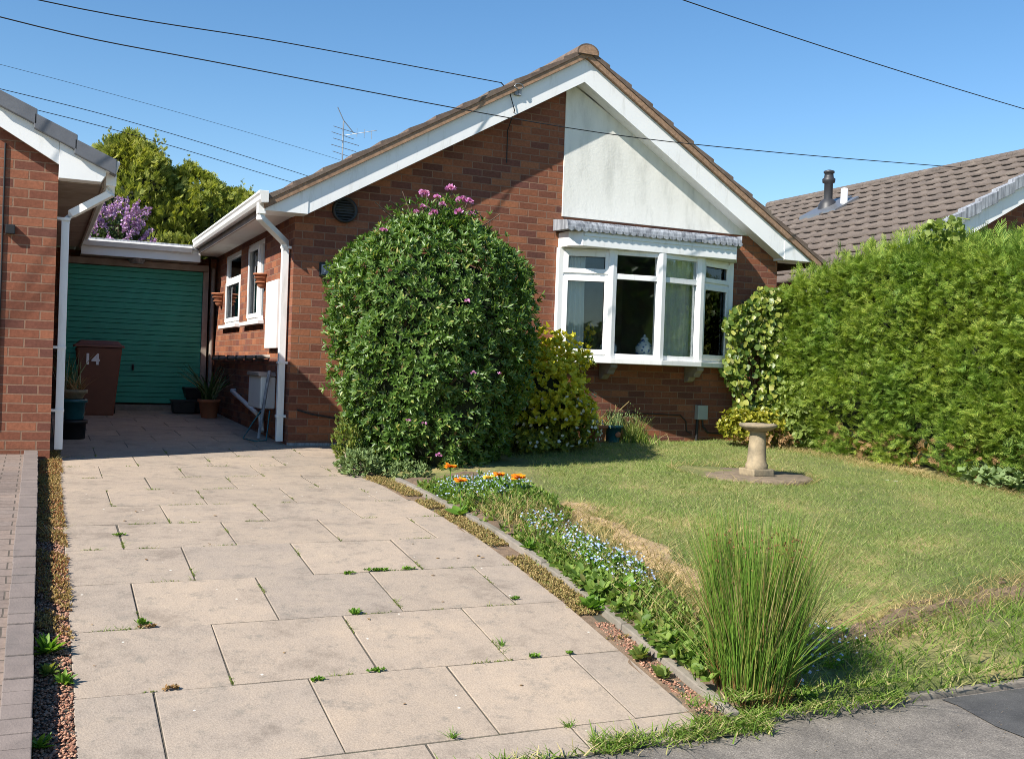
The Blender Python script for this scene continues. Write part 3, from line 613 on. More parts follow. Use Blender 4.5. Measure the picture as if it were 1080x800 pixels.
mb = MB(); mb.prism([(FY - .016, 3.015), (FY - .016, 3.14), (FY - .06, 3.14), (10.06, 3.105), (10.03, 3.065), (10.02, 3.0005), (10.04, 3.0005)], 5.135, 7.425, 'x')
mb.prism([(7.426, 10.03), (7.56, 10.25), (7.56, FY - .016), (7.426, FY - .016)], 3.0005, 3.12, 'z')
x = 5.135
while x < 7.40:
    ww = min(.085, 7.425 - x); mb.prism([(x, 3.03), (x + ww, 3.03), (x + ww * .9, 2.996), (x + ww * .5, 2.984 + rng.normal(0, .003)), (x + ww * .1, 2.996)], 10.011, 10.0195); x += .086
mb.build('canopy', 'lead', bw, bevel=.004)
for x in (5.83, 6.98):
    MB().prism([(FY - .001, 1.573), (10.13, 1.573), (10.12, 1.535), (10.17, 1.50), (10.2, 1.455), (10.28, 1.45), (10.33, 1.40), (FY - .001, 1.39)], x - .045, x + .045, 'x').build('corbel', 'conc', bw, bevel=.012)
mb = MB(); mb.box(5.1, 7.7, 13.2, 13.25, 1.2, 3.0); mb.box(5.08, 5.1, FY + .112, 13.2, 1.2, 3.0); mb.box(7.7, 7.72, FY + .112, 13.2, 1.2, 3.0); mb.box(5.1, 7.7, FY + .112, 13.2, 2.96, 2.98); mb.box(5.1, 7.7, FY + .112, 13.2, 1.15, 1.2)
mb.build('room_wall', 'darkin', H)
# what stands and hangs behind the glass
def curtain(label, x0, x1, y0, y1, z0, z1, folds, amp):
    n = folds * 8; nz = 6; V = []; F = []
    for side in (0, .006):
        for j in range(nz + 1):
            for i in range(n + 1):
                t = i / n; z = z0 + (z1 - z0) * j / nz; a = amp * (1.0 - .25 * j / nz)
                V.append((x0 + (x1 - x0) * t + .3 * a * math.sin(7 * t + j), y0 + (y1 - y0) * t + a * math.sin(t * folds * 6.283) + side, z))
    m0 = (n + 1) * (nz + 1)
    for s_ in (0, m0):
        for j in range(nz):
            for i in range(n): F.append((s_ + j * (n + 1) + i, s_ + j * (n + 1) + i + 1, s_ + (j + 1) * (n + 1) + i + 1, s_ + (j + 1) * (n + 1) + i))
    for i in range(n): F += [(i, i + 1, m0 + i + 1, m0 + i)]
    o = npmesh('curtain', V, F, 'curtain', smooth=True); rebase(o, (x0, y0, z0)); return tag(o, label, 'curtain', 'curtains in the bow window')
curtain('pale curtain gathered at the brick side of the bow window, next to the yellow shrub', 5.30, 5.56, 10.47, 10.38, 1.66, 2.84, 5, .022)
curtain('grey net curtain drawn across the third light of the bow window', 6.42, 6.98, 10.25, 10.30, 1.66, 2.84, 8, .016)
curtain('net curtain hanging in the light of the bow window nearest the ivy', 7.02, 7.40, 10.35, 10.46, 1.66, 2.84, 5, .018)
def vasemat():
    m, n, l, b, o = newmat('blue_white_china'); tc = n.new('ShaderNodeTexCoord')
    c = n.new('ShaderNodeTexVoronoi'); c.inputs['Scale'].default_value = 24; l.new(tc.outputs['Object'], c.inputs['Vector'])
    r = ramp(n, [(.28, (.10, .17, .40)), (.42, (.74, .77, .80))]); l.new(c.outputs['Distance'], r.inputs[0]); l.new(r.outputs[0], b.inputs['Base Color']); b.inputs['Roughness'].default_value = .2; return m
M['china'] = vasemat()
def vase(label, x, y, s):
    t = thing('vase', label, 'vase', (x, y, 1.645)); mb = MB()
    mb.lathe([(.045 * s, 0), (.075 * s, .02 * s), (.105 * s, .08 * s), (.10 * s, .14 * s), (.06 * s, .19 * s), (.042 * s, .20 * s), (.042 * s, .215 * s), (.02 * s, .215 * s)], (x, y, 1.645), 24); mb.build('jar', 'china', t)
    MB().lathe([(.046 * s, .2155 * s), (.05 * s, .225 * s), (.03 * s, .245 * s), (.012 * s, .25 * s), (.014 * s, .27 * s), (.004 * s, .275 * s)], (x, y, 1.645), 16).build('lid', 'china', t)
vase('blue and white lidded jar in the middle of the second light of the bow window', 6.31, 10.29, 1.0)
vase('blue and white jar half hidden behind the first mullion of the bow window', 5.86, 10.33, .95)
t = thing('flower_vase', 'small vase of yellow flowers standing behind the first light of the bow window', 'flower vase', (5.63, 10.36, 1.645))
MB().lathe([(.03, 0), (.04, .03), (.035, .08), (.022, .11), (.026, .13), (.01, .13)], (5.63, 10.36, 1.645), 16).build('vase_body', 'terra', t)
P = np.array([5.62, 10.35, 1.9]) + rng.normal(size=(26, 3)) * [.035, .03, .045]
npmesh('blossom', *leaves(P, rv(26), rv(26), rng.uniform(.04, .06, 26), ROUND, LF), 'yellow_pet', t)
P = np.tile([[5.63, 10.36, 1.76]], (14, 1)); npmesh('stem', *blades(P, rng.uniform(0, 6.28, 14), rng.uniform(.05, .4, 14), rng.uniform(.1, .2, 14), np.full(14, .012), np.zeros(14)), 'weed', t)
# ------------------------------------------------------------------ the garage at the end of the drive
G = thing('garage', 'flat roofed garage with a green up and over door between the two houses', 'garage', (1.2, 15.4, .73))
mb = MB(); mb.box(.10, .22, 15.45, 15.6, .5, 2.9); mb.box(2.2, 2.278, 15.45, 15.6, .5, 2.9); mb.box(.10, 2.278, 15.60, 15.70, .5, 2.9); mb.build('wall', 'brick', G)
MB().box(.42, 1.953, 14.88, 20, 2.955, 3.015).build('roof', 'lead', G)
MB().box(.46, 1.98, 14.9, 14.925, 2.79, 2.953).build('fascia', 'upvc_old', G, bevel=.003)
MB().prism([(14.898, 2.905), (14.898, 2.985), (14.80, 2.985), (14.795, 2.965), (14.81, 2.94), (14.83, 2.905)], .44, 1.86, 'x').build('gutter', 'upvc_old', G, bevel=.004)
MB().box(.46, 2.0, 14.926, 15.44, 2.80, 2.815).build('soffit', 'timber_grey', G)
mb = MB(); mb.box(.23, .30, 15.36, 15.44, .74, 2.70); mb.box(2.09, 2.165, 15.36, 15.44, .74, 2.70); mb.box(.23, 2.165, 15.35, 15.44, 2.702, 2.79); mb.build('door_frame', 'timber_grey', G, bevel=.004)
MB().tube([(2.225, 15.34, .76), (2.225, 15.34, 2.75)], .03, 8).build('drainpipe', 'timber_grey', G)
mb = MB(); n = 26; zz = [.82]
for i in range(n): zz.append(zz[-1] + (.058 if i % 2 else .086) * 1.0015)
for i in range(n): mb.prism([(15.40, zz[i]), (15.388, zz[i] + .005), (15.388, zz[i + 1] - .003), (15.40, zz[i + 1])], .302, 2.088, 'x')
gd = mb.build('garage_door', 'green', G, bevel=.002)
mb = MB(); mb.box(1.17, 1.20, 15.345, 15.372, 1.28, 1.36); mb.tube([(1.185, 15.345, 1.33), (1.185, 15.31, 1.33), (1.185, 15.305, 1.27)], .010, 6); mb.build('handle', 'black', gd)
mb = MB(); mb.lathe([(.01, -.06), (.09, -.055), (.11, -.02), (.11, 0)], (1.18, 15.25, 2.80), 20); mb.build('bulkhead_light', 'lead', G)
MB().box(.23, 2.165, 15.2, 15.371, .60, .80).build('threshold', 'conc', G)
# ------------------------------------------------------------------ neighbour on the drive side
N = thing('neighbour_house', 'red brick gable end with grey stepped verge caps beside the block paved drive', 'house', (-2.9, 9.3, .66))
LY = 9.3; LS = .60
llo = lambda x: 3.04 + LS * (.10 - x) - .03
mb = MB(); mb.prism([(-6, .4), (.10, .4), (.10, llo(.10)), (-2.9, llo(-2.9)), (-6, llo(.2))], LY, LY + .11); mb.box(-.01, .10, LY + .11, 22, .4, 2.95)
mb.build('wall', 'brick_left', N)
TL = lambda x: 3.045 + .555 * (.455 - x)
top = [( -2.9, TL(-2.9)), (.50, TL(.50)), (.50, TL(.50) - .03), (-2.9, TL(-2.9) - .03)]
MB().prism(top, LY - .09, 22).build('roof', 'slate', N)
MB().prism([(-2.9, TL(-2.9)), (-6.3, TL(.5)), (-6.3, TL(.5) - .03), (-2.9, TL(-2.9) - .03)], LY - .09, 22).build('roof', 'slate', N)
x = .53
while x > -2.9:
    x2 = x - .30; a, b = TL(x), TL(x2)
    MB().prism([(x, a - .07), (x, a + .055), (x2 - .02, b + .025), (x2 - .02, b - .095)], LY - .155, LY + .10).build('verge_cap', 'slate', N, bevel=.006); x = x2
BL = lambda x: 3.008 - .024 + .575 * (.093 - x)
MB().prism([(.098, BL(.098) + .0), (-2.9, BL(-2.9)), (-2.9, BL(-2.9) + .24), (.098, TL(.098) - .075)], LY - .10, LY - .08).build('bargeboard', 'upvc', N, bevel=.002)
MB().prism([(.10, 2.872), (.42, 2.872), (.455, 2.93), (.455, TL(.455) - .075), (.10, TL(.10) - .075)], LY - .106, LY + .05).build('barge_foot', 'upvc', N, bevel=.003)
MB().box(.103, .43, LY + .055, 14.8, 2.865, 2.885).build('soffit', 'timber_grey', N)
MB().box(.432, .452, LY + .055, 14.8, 2.85, 3.03).build('fascia', 'timber_grey', N, bevel=.002)
MB().prism([(.455, 2.955), (.455, 3.05), (.555, 3.05), (.56, 3.03), (.545, 3.01), (.545, 2.985), (.525, 2.955)], LY - .13, 14.7).build('gutter', 'upvc_old', N, bevel=.004)
mb = MB(); mb.box(.46, .54, LY - .03, LY + .05, 2.86, 2.96); mb.tube([(.50, LY + .01, 2.87), (.50, LY + .01, 2.80), (.21, LY + .12, 2.62), (.165, LY + .13, 2.55), (.165, LY + .13, .67)], .032, 4, square=True)
dp = mb.build('downpipe', 'upvc', N, bevel=.003)
for z in (2.56, 1.5, .98): MB().box(.06, .20, LY + .09, LY + .17, z, z + .022).build('pipe_bracket', 'upvc', dp)
MB().box(-.275, -.205, LY - .045, LY - .001, 2.40, 2.475).build('wall_light', 'black', N, bevel=.006)
mb = MB(); mb.tube([(-.295, LY - .008, 3.12), (-.297, LY - .008, 2.2), (-.30, LY - .008, .85)], .008, 6); mb.build('cable', 'wire', N)
# ------------------------------------------------------------------ neighbour behind the hedge
K = thing('neighbour_house', 'brown tiled bungalow roof with grey verge and black flue seen over the conifer hedge', 'house', (13.75, 10.6, .7))
RX, RZ, RS = 13.75, 5.10, .535
mb = MB(); mb.prism([(9.9, .4), (17.6, .4), (17.6, 2.9), (RX, RZ - .2), (9.9, RZ - .2 - RS * (RX - 9.9))], 10.62, 10.75); mb.box(9.9, 10.0, 10.75, 17.5, .4, 2.9); mb.build('wall', 'brick', K)
def tile_roof(sign, y0, y1, xe):
    run = abs(RX - xe); L = run * math.hypot(1, RS); nc = round(L / .315); ny = int((y1 - y0) / .05); V = []; F = []
    ys = np.linspace(y0, y1, ny + 1); roll = .020 * np.clip(np.sin(ys / .15 * math.pi), 0, 1) ** .7; row = 0
    for c in range(nc):
        for e, (t, lift) in enumerate(((c / nc + .045 / L, 0.0), (c / nc, .036), ((c + 1) / nc + .05 / L, .006))):
            for k, y in enumerate(ys):
                j = .004 * math.sin(k * 12.9 + c * 7.7)
                V.append((xe + (RX - xe) * t, y, RZ - RS * run * (1 - t) + lift + (roll[k] if e else 0) + j * (e > 0)))
            if row % 3: F += [((row - 1) * (ny + 1) + k, (row - 1) * (ny + 1) + k + 1, row * (ny + 1) + k + 1, row * (ny + 1) + k) for k in range(ny)]
            row += 1
    return npmesh('roof', V, F, 'tile_far', K)
def tilefar():
    m, n, l, b, o = newmat('weathered_brown_roof'); t = noise(n, l, 3.5, 6, .7); r = ramp(n, [(.3, (.085, .070, .060)), (.55, (.125, .100, .084)), (.75, (.165, .14, .115))])
    l.new(t.outputs['Fac'], r.inputs[0]); t2 = noise(n, l, 40, 3, .6); r2 = ramp(n, [(.3, (.75, .75, .75)), (.7, (1.2, 1.2, 1.2))]); l.new(t2.outputs['Fac'], r2.inputs[0])
    l.new(mix(n, l, 1, r.outputs[0], r2.outputs[0], 'MULTIPLY'), b.inputs['Base Color']); b.inputs['Roughness'].default_value = .9; return m
M['tile_far'] = tilefar()
tile_roof(-1, 10.40, 17.6, 9.45); tile_roof(1, 10.40, 17.6, 18.05)
mb = MB(); y = 10.38
while y < 17.6: mb.prism([(RX + .13 * math.cos(t), RZ - .03 + .085 * math.sin(t)) for t in np.linspace(-.2, math.pi + .2, 11)], y, min(17.65, y + .44)); y += .447
mb.build('ridge_tile', 'tile_far', K)
for sg, xe in ((-1, 9.45), (1, 18.05)):
    n = 14
    for i in range(n):
        xa = xe + (RX - xe) * i / n; xb = xe + (RX - xe) * (i + 1) / n; za = RZ - RS * abs(RX - xa); zb = RZ - RS * abs(RX - xb)
        MB().prism([(xa, za - .09), (xa, za + .075), (xb, zb + .04), (xb, zb - .12)], 10.345, 10.47).build('verge_cap', 'lead', K, bevel=.005)
    MB().prism([(xe + .1, RZ - RS * abs(RX - xe) - .30), (RX, RZ - .36), (RX, RZ - .09), (xe + .1, RZ - RS * abs(RX - xe) - .06)], 10.40, 10.43).build('bargeboard', 'upvc', K)
MB().box(9.44, 9.9, 10.44, 17.5, 2.62, 2.70).build('soffit', 'soffit', K)
fx, fy, fz = 12.697, 14.683, 4.50
mb = MB(); mb.lathe([(.20, -.14), (.165, .10), (.125, .17), (.085, .20)], (fx, fy, fz), 20); fl = mb.build('flue', 'flue_dark', K)
MB().lathe([(.075, .18), (.075, .48), (.11, .50), (.115, .56), (.085, .585), (.075, .66), (.095, .665), (.095, .70), (.04, .72)], (fx, fy, fz), 20).build('flue_cap', 'flue_dark', fl)
MB().lathe([(.062, -.1), (.06, .33), (.052, .335)], (12.69, 14.265, 4.50), 16).build('vent_pipe', 'upvc', K)
def flash(x, y, wx, wy):
    mb = MB(); d = math.hypot(1, RS); z = lambda q: RZ - RS * (RX - q) + .066
    mb.add([(x - wx, y - wy, z(x - wx)), (x + wx, y - wy, z(x + wx)), (x + wx, y + wy, z(x + wx)), (x - wx, y + wy, z(x - wx)), (x - wx, y - wy, z(x - wx) - .06), (x + wx, y - wy, z(x + wx) - .06), (x + wx, y + wy, z(x + wx) - .06), (x - wx, y + wy, z(x - wx) - .06)],
           [(0, 1, 2, 3), (4, 7, 6, 5), (0, 4, 5, 1), (1, 5, 6, 2), (2, 6, 7, 3), (3, 7, 4, 0)]); return mb
flash(fx - .05, fy, .36, .26).build('flashing', 'alu', K); flash(12.62, 14.265, .26, .16).build('flashing', 'alu', K)
# ------------------------------------------------------------------ aerial and overhead wires
A = thing('aerial', 'spiky television aerial on a mast rising behind the brown roof verge', 'aerial', (5.0, 19, 4.95))
MB().tube([(5.0, 19, 4.9), (5.0, 19, 5.95)], .014, 6).build('mast', 'alu', A)
mb = MB()
for i, zz in enumerate((5.34, 5.46, 5.58, 5.69, 5.80)): mb.tube([(4.80 - .03 * (i % 2), 18.95, zz + .03), (5.22 + .05 * (i % 3), 19.05, zz - .03)], .006, 5)
mb.tube([(4.88, 19, 6.2), (5.0, 19, 5.97), (5.2, 19, 5.76)], .009, 5); mb.tube([(5.04, 19, 5.70), (5.3, 18.8, 5.74), (5.56, 18.7, 5.80)], .006, 5)
for x in (5.22, 5.36, 5.5): mb.tube([(x, 18.85, 5.66), (x, 18.85, 5.82)], .005, 5)
mb.build('element', 'alu', A)
def wire(label, pts, r=.0052):
    pts = [Vector(p) for p in pts]; out = []
    for i in range(len(pts) - 1):
        p0 = pts[max(0, i - 1)]; p1 = pts[i]; p2 = pts[i + 1]; p3 = pts[min(len(pts) - 1, i + 2)]
        for k in range(8):
            t = k / 8; out.append(.5 * ((2 * p1) + (p2 - p0) * t + (2 * p0 - 5 * p1 + 4 * p2 - p3) * t * t + (3 * p1 - p0 - 3 * p2 + p3) * t ** 3))
    out.append(pts[-1]); o = MB().tube(out, r, 5).build('telephone_wire', 'wire'); tag(o, label, 'wire', 'overhead wires'); rebase(o, pts[0]); return o
wire('black wire crossing in front of the cream gable to the far tiled roof', [(-3.2, 8.2, 4.22), (-.343, 8.8, 3.97), (1.457, 9.1, 3.95), (4.839, 9.5, 3.94), (7.437, 9.8, 4.072), (10.944, 10.1, 4.321)])
wire('upper black wire ending at the bracket on the white bargeboard', [(-3.2, 8.2, 4.25), (-.091, 9, 4.205), (1.952, 9.6, 4.367), (4.366, 10.17, 4.487)])
wire('lone wire sloping across the sky above the far tiled roof', [(2, 7.4, 5.0), (5.174, 8, 4.838), (10.722, 9, 4.826), (16, 10, 5.0)])
wire('thin wire above its twin, running behind to the eave by the aerial', [(-4, 12, 4.55), (-.437, 13, 4.374), (1.212, 14, 4.36), (3.289, 15, 4.185), (3.75, 15.3, 4.14)], .0042)
wire('thin wire below its twin, passing in front of the conifer tips', [(-4, 11.6, 4.35), (.255, 13.2, 4.19), (3.158, 15.2, 4.092), (3.7, 15.5, 4.07)], .0042)
wire('faintest wire, high in the sky above the conifers and the aerial', [(-8, 14, 5.75), (-.606, 16, 5.388), (4.214, 18, 5.122), (6.2, 19.2, 5.0)], .0028)
# ------------------------------------------------------------------ wheelie bin
B = thing('wheelie_bin', 'brown wheelie bin numbered 14 in front of the green garage door', 'wheelie bin', (.69, 14.35, .69))
def taper(mb, x0, x1, y0, y1, z0, X0, X1, Y0, Y1, z1):
    return mb.add([(x0, y0, z0), (x1, y0, z0), (x1, y1, z0), (x0, y1, z0), (X0, Y0, z1), (X1, Y0, z1), (X1, Y1, z1), (X0, Y1, z1)], [(0, 3, 2, 1), (4, 5, 6, 7), (0, 1, 5, 4), (1, 2, 6, 5), (2, 3, 7, 6), (3, 0, 4, 7)])
taper(MB(), .50, .88, 14.16, 14.56, .70, .42, .955, 14.08, 14.70, 1.56).build('body', 'bin', B, bevel=.02)
mb = MB(); taper(mb, .39, .985, 14.05, 14.74, 1.562, .40, .975, 14.06, 14.73, 1.60); taper(mb, .42, .955, 14.09, 14.70, 1.6005, .47, .905, 14.16, 14.62, 1.65); ld = mb.build('lid', 'bin', B, bevel=.012)
MB().tube([(.44, 14.75, 1.60), (.44, 14.80, 1.58), (.93, 14.80, 1.58), (.93, 14.75, 1.60)], .015, 8).build('handle', 'bin', B)
for x in (.47, .87):
    mb = MB(); mb.lathe([(.03, 0), (.095, .0), (.10, .012), (.10, .04), (.095, .052), (.03, .052)], (0, 0, 0), 20)
    for i, q in enumerate(mb.v): mb.v[i] = (x + q[2], 14.60 + q[0], .79 + q[1])
    mb.build('wheel', 'rubber', B)
mb = MB(); nb = text('house_number', '14', .19, (.60, 14.082, 1.405), 'white_num', B, .002, math.pi / 2 - .09, .006)
# ------------------------------------------------------------------ pots and clutter
def pot(name, label, cat, c, r0, r1, h, mat, group=None, rim=.02):
    t = thing(name, label, cat, c, group)
    MB().lathe([(r0 * .9, 0), (r0, .01), (r1 - .008, h - rim * 1.6), (r1 + .008, h - rim * 1.6), (r1 + .01, h), (r1 - .012, h), (r1 - .018, h - rim), (.01, h - rim)], c, 24).build('pot_body', mat, t); return t
def potted(t, c, n, L, w, mat, lean, droop, r=.05, name='leaf', segs=4, z=0):
    P = np.stack([c[0] + rng.normal(0, r, n), c[1] + rng.normal(0, r, n), np.full(n, c[2] + z)], 1)
    npmesh(name, *blades(P, rng.uniform(0, 6.28, n), rng.uniform(*lean, n), rng.uniform(*L, n), np.full(n, w), np.full(n, droop) * rng.uniform(.4, 1.2, n), segs), mat, t)
cx, cy = .315, 11.0
o = pot('plant_tub', 'dark tray at the bottom of the pot stack behind the white downpipe', 'plant tub', (cx, cy, .636), .115, .13, .19, 'black')
o = pot('plant_pot', 'dark green pot standing on a black tray behind the white downpipe', 'plant pot', (cx, cy + .02, .827), .10, .12, .20, 'teal')
o = pot('plant_pot', 'grey pot of withered stems on top of the pot stack by the white downpipe', 'plant pot', (cx, cy + .02, 1.028), .085, .12, .09, 'stone')
potted(o, (cx, cy + .02, 1.10), 60, (.08, .2), .012, 'dead', (.1, .8), .4, .05); potted(o, (cx - .05, cy + .1, 1.10), 40, (.2, .42), .014, 'strap', (.05, .35), .2, .05, 'stem')
o = pot('plant_pot', 'terracotta pot of strap leaved plant by the garage corner', 'plant pot', (2.03, 14.0, .70), .10, .14, .24, 'terra')
potted(o, (2.03, 14.0, .90), 46, (.28, .58), .045, 'strap', (.2, .9), .55, .04)
t = thing('trough', 'black plastic trough raised on a dark block beside the garage door', 'trough', (1.98, 14.85, .72)); taper(MB(), 1.84, 2.14, 14.75, 14.97, .92, 1.80, 2.17, 14.71, 15.01, 1.07).build('trough_body', 'black', t, bevel=.01)
MB().box(1.86, 2.12, 14.76, 14.96, .73, .918).build('base', 'rubber', t, bevel=.01)
t = thing('crate', 'low dark crate on the ground at the foot of the garage door', 'crate', (1.78, 14.72, .72)); taper(MB(), 1.66, 1.93, 14.6, 14.84, .725, 1.64, 1.95, 14.58, 14.86, .88).build('crate_body', 'black', t, bevel=.01); MB().box(1.63, 1.96, 14.57, 14.87, .8805, .90).build('rim', 'rubber', t, bevel=.004)
# hanging wall pots
for (y, z, s, lab) in ((11.86, 2.44, 1.0, 'terracotta half pot on the brick wall between window and white meter box'), (14.86, 2.38, 1.1, 'terracotta half pot on the brick wall beside the garage corner')):
    t = thing('wall_pot', lab, 'wall pot', (XL - .005, y, z), 'terracotta wall pots'); mb = MB(); pr = [(.05, -.16), (.075, -.14), (.105, -.02), (.125, -.015), (.125, 0), (.11, 0)]; n = 14; vs = []
    for r_, zz in pr:
        for k in range(n + 1): a_ = math.pi * k / n; vs.append((XL - .004 - r_ * s * math.sin(a_), y + r_ * s * math.cos(a_), z + zz * s))
    mb.add(vs, [(i * (n + 1) + k, i * (n + 1) + k + 1, (i + 1) * (n + 1) + k + 1, (i + 1) * (n + 1) + k) for i in range(5) for k in range(n)], True); mb.add(vs[:n + 1], [tuple(range(n + 1))]); mb.add(vs[-n - 1:], [tuple(range(n + 1))])
    mb.build('pot_body', 'terra', t); mb = MB()
    for q in (-.1, -.05): mb.tube([(XL - .004 - (.125 + q * .32) * s * math.sin(a_) - .004, y + (.122 + q * .32) * s * math.cos(a_), z + q * s) for a_ in np.linspace(.1, 3.04, 14)], .005, 5)
    mb.build('band', 'terra', t)
t = thing('garden_tool', 'long grey handled edging tool and green wire hoop leaning by the corner downpipe', 'garden tool', (2.07, 10.8, .645))
MB().tube([(2.20, 11.02, 1.36), (2.07, 10.82, .66)], .018, 8).build('pole', 'lead', t)
MB().tube([(2.16, 11.0, 1.0), (2.02, 10.95, .80), (1.93, 10.9, .66), (2.0, 10.62, .655), (2.12, 10.66, .66), (2.18, 10.84, .95)], .008, 6).build('wire_hoop', 'teal', t)
# terracotta and teal pots under the window
o = pot('plant_pot', 'terracotta pot tucked beside the yellow shrub under the bow window', 'plant pot', (5.62, 10.1, .70), .085, .12, .19, 'terra'); potted(o, (5.62, 10.1, .86), 70, (.08, .24), .012, 'weed_dull', (.1, .7), .3, .06)
o = pot('plant_pot', 'teal glazed pot with an orange motif under the bow window', 'plant pot', (5.83, 10.1, .70), .075, .10, .19, 'teal'); potted(o, (5.83, 10.1, .86), 60, (.10, .28), .010, 'silver', (.05, .5), .2, .05)
MB().blob((5.845, 10.012, .79), (.035, .012, .03), 3, .15, 12, 8).build('motif', 'terra', o)
mb = MB(); mb.tube([(5.72, 10.12, .86), (5.86, 10.1, 1.02), (6.0, 10.06, 1.16)], .004, 5); mb.tube([(5.86, 10.1, 1.02), (5.84, 10.08, 1.12)], .003, 5); mb.build('dry_stalk', 'grass_dry', o)
t = thing('lavender', 'grey green lavender clump beside the teal pot at the foot of the wall', 'plant', (6.05, 10.08, .70)); potted(t, (6.05, 10.05, .70), 240, (.14, .34), .008, 'weed_dull', (0, .45), .25, .06, 'stem', 3); potted(t, (6.12, 10.0, .70), 160, (.06, .16), .01, 'grass_lush', (0, .8), .5, .10, 'leaf', 3)
P = np.array([6.03, 10.05, .98]) + rng.normal(size=(90, 3)) * [.08, .06, .05]; npmesh('blossom', *leaves(P, rv(90) + [0, 0, 2], rv(90), rng.uniform(.02, .035, 90), LANCE, LF), 'silver', t)
# ------------------------------------------------------------------ bird bath
bz = float(zl(5.86, 7.58)) - .005
D = tag(rebase(MB().lathe([(.60, -.06), (.61, -.004), (.58, .014), (.3, .016), (.02, .016)], (5.82, 7.72, bz), 40, .025).build('stone_circle', 'stone_dark'), (5.82, 7.72, bz)), 'flat worn brown circle in the lawn under the bird bath', 'paved circle')
T = thing('bird_bath', 'small mossy stone bird bath standing on the lawn', 'bird bath', (5.86, 7.58, bz))
c = (5.86, 7.58, bz + .012)
mb = MB(); mb.box(c[0] - .112, c[0] + .112, c[1] - .112, c[1] + .112, c[2], c[2] + .065); ob = mb.build('base', 'stone', T, bevel=.012)
MB().lathe([(.098, .066), (.10, .10), (.086, .12), (.081, .2), (.072, .34), (.07, .385), (.085, .395)], c, 24, .006).build('pillar', 'stone', T)
MB().lathe([(.07, .395), (.10, .400), (.145, .425), (.166, .44), (.166, .462), (.145, .465), (.10, .446), (.02, .44)], c, 28, .012).build('basin', 'stone', T)
# ------------------------------------------------------------------ rhododendron
def prof(z):
    return np.interp(z, [.5, .62, .9, 1.3, 1.8, 2.15, 2.35, 2.5, 2.62, 2.72, 2.9], [.46, .57, .69, .81, .87, .87, .82, .71, .55, .38, .06])
BC = (3.21, 8.85)
RH = thing('rhododendron_bush', 'huge clipped rhododendron with pink flowers on top, in front of the brick wall', 'bush', (BC[0], BC[1], .6))
mb = MB()
for k in range(16):
    a = rng.uniform(0, 6.28); r = rng.uniform(.4, .75); zt = rng.uniform(1.2, 2.3)
    mb.tube([(BC[0] + .1 * math.cos(a), BC[1] + .1 * math.sin(a), .5), (BC[0] + .4 * r * math.cos(a), BC[1] + .4 * r * math.sin(a), .5 + .45 * zt), (BC[0] + r * math.cos(a + .3), BC[1] + r * math.sin(a + .3), zt)], [.035, .025, .01], 6)
mb.build('branch', 'bark', RH)
MB().blob((BC[0], BC[1], 1.45), (.66, .62, .98), 4, .08, 22, 16).build('dark_core', 'core_dark', RH)
def whorls(n, lf, zr=(.6, 2.78), dep=(.74, 1.04), extra=None):
    z = rng.uniform(*zr, n); a = rng.uniform(0, 6.283, n)
    lump = 1 + .05 * np.sin(5 * a + 3 * z) + .045 * np.sin(9 * a - 5 * z + 1) + .03 * np.sin(17 * a + 11 * z) + .02 * np.sin(4 * z * 3 + 2 * a)
    d = dep[0] + (dep[1] - dep[0]) * rng.uniform(0, 1, n) ** .6
    r = prof(z) * lump * d
    P = np.stack([BC[0] + r * np.cos(a), BC[1] + r * np.sin(a) * .95, z], 1)
    e = .03; nz = -(prof(z + e) - prof(z - e)) / (2 * e)
    Nn = nrm(np.stack([np.cos(a), np.sin(a), np.clip(nz, -.5, 3)], 1))
    ax = nrm(Nn + [0, 0, .55] + rng.normal(size=(n, 3)) * .35)
    return P, ax
def whorl_leaves(P, ax, k, size, T=LANCE, spread=(.5, 1.1)):
    n = len(P); ref = rv(n); u = nrm(np.cross(ax, ref)); v = np.cross(ax, u); out = []
    for i in range(k):
        ph = 2 * math.pi * (i + rng.uniform(-.3, .3, n)) / k; sp = rng.uniform(*spread, n)[:, None]
        rad = u * np.cos(ph)[:, None] + v * np.sin(ph)[:, None]
        D = nrm(ax * np.cos(sp) + rad * np.sin(sp)); Nn = ax * np.sin(sp) - rad * np.cos(sp)
        out.append(leaves(P, D, Nn, size * rng.uniform(.65, 1.2, n), T, LF))
    return join(out)
P, ax = whorls(9500, 7, dep=(.70, 1.05))
hol = np.sin(7 * P[:, 0] + 3 * P[:, 2]) * np.sin(6.1 * P[:, 2] + 4 * P[:, 0] + 1) + .6 * np.sin(13 * P[:, 0] - 9 * P[:, 2]); keep = (rng.uniform(0, 1, len(P)) > .72 * sstep(.25, 1.0, hol) * sstep(2.5, 1.3, P[:, 2])); P, ax = P[keep], ax[keep]
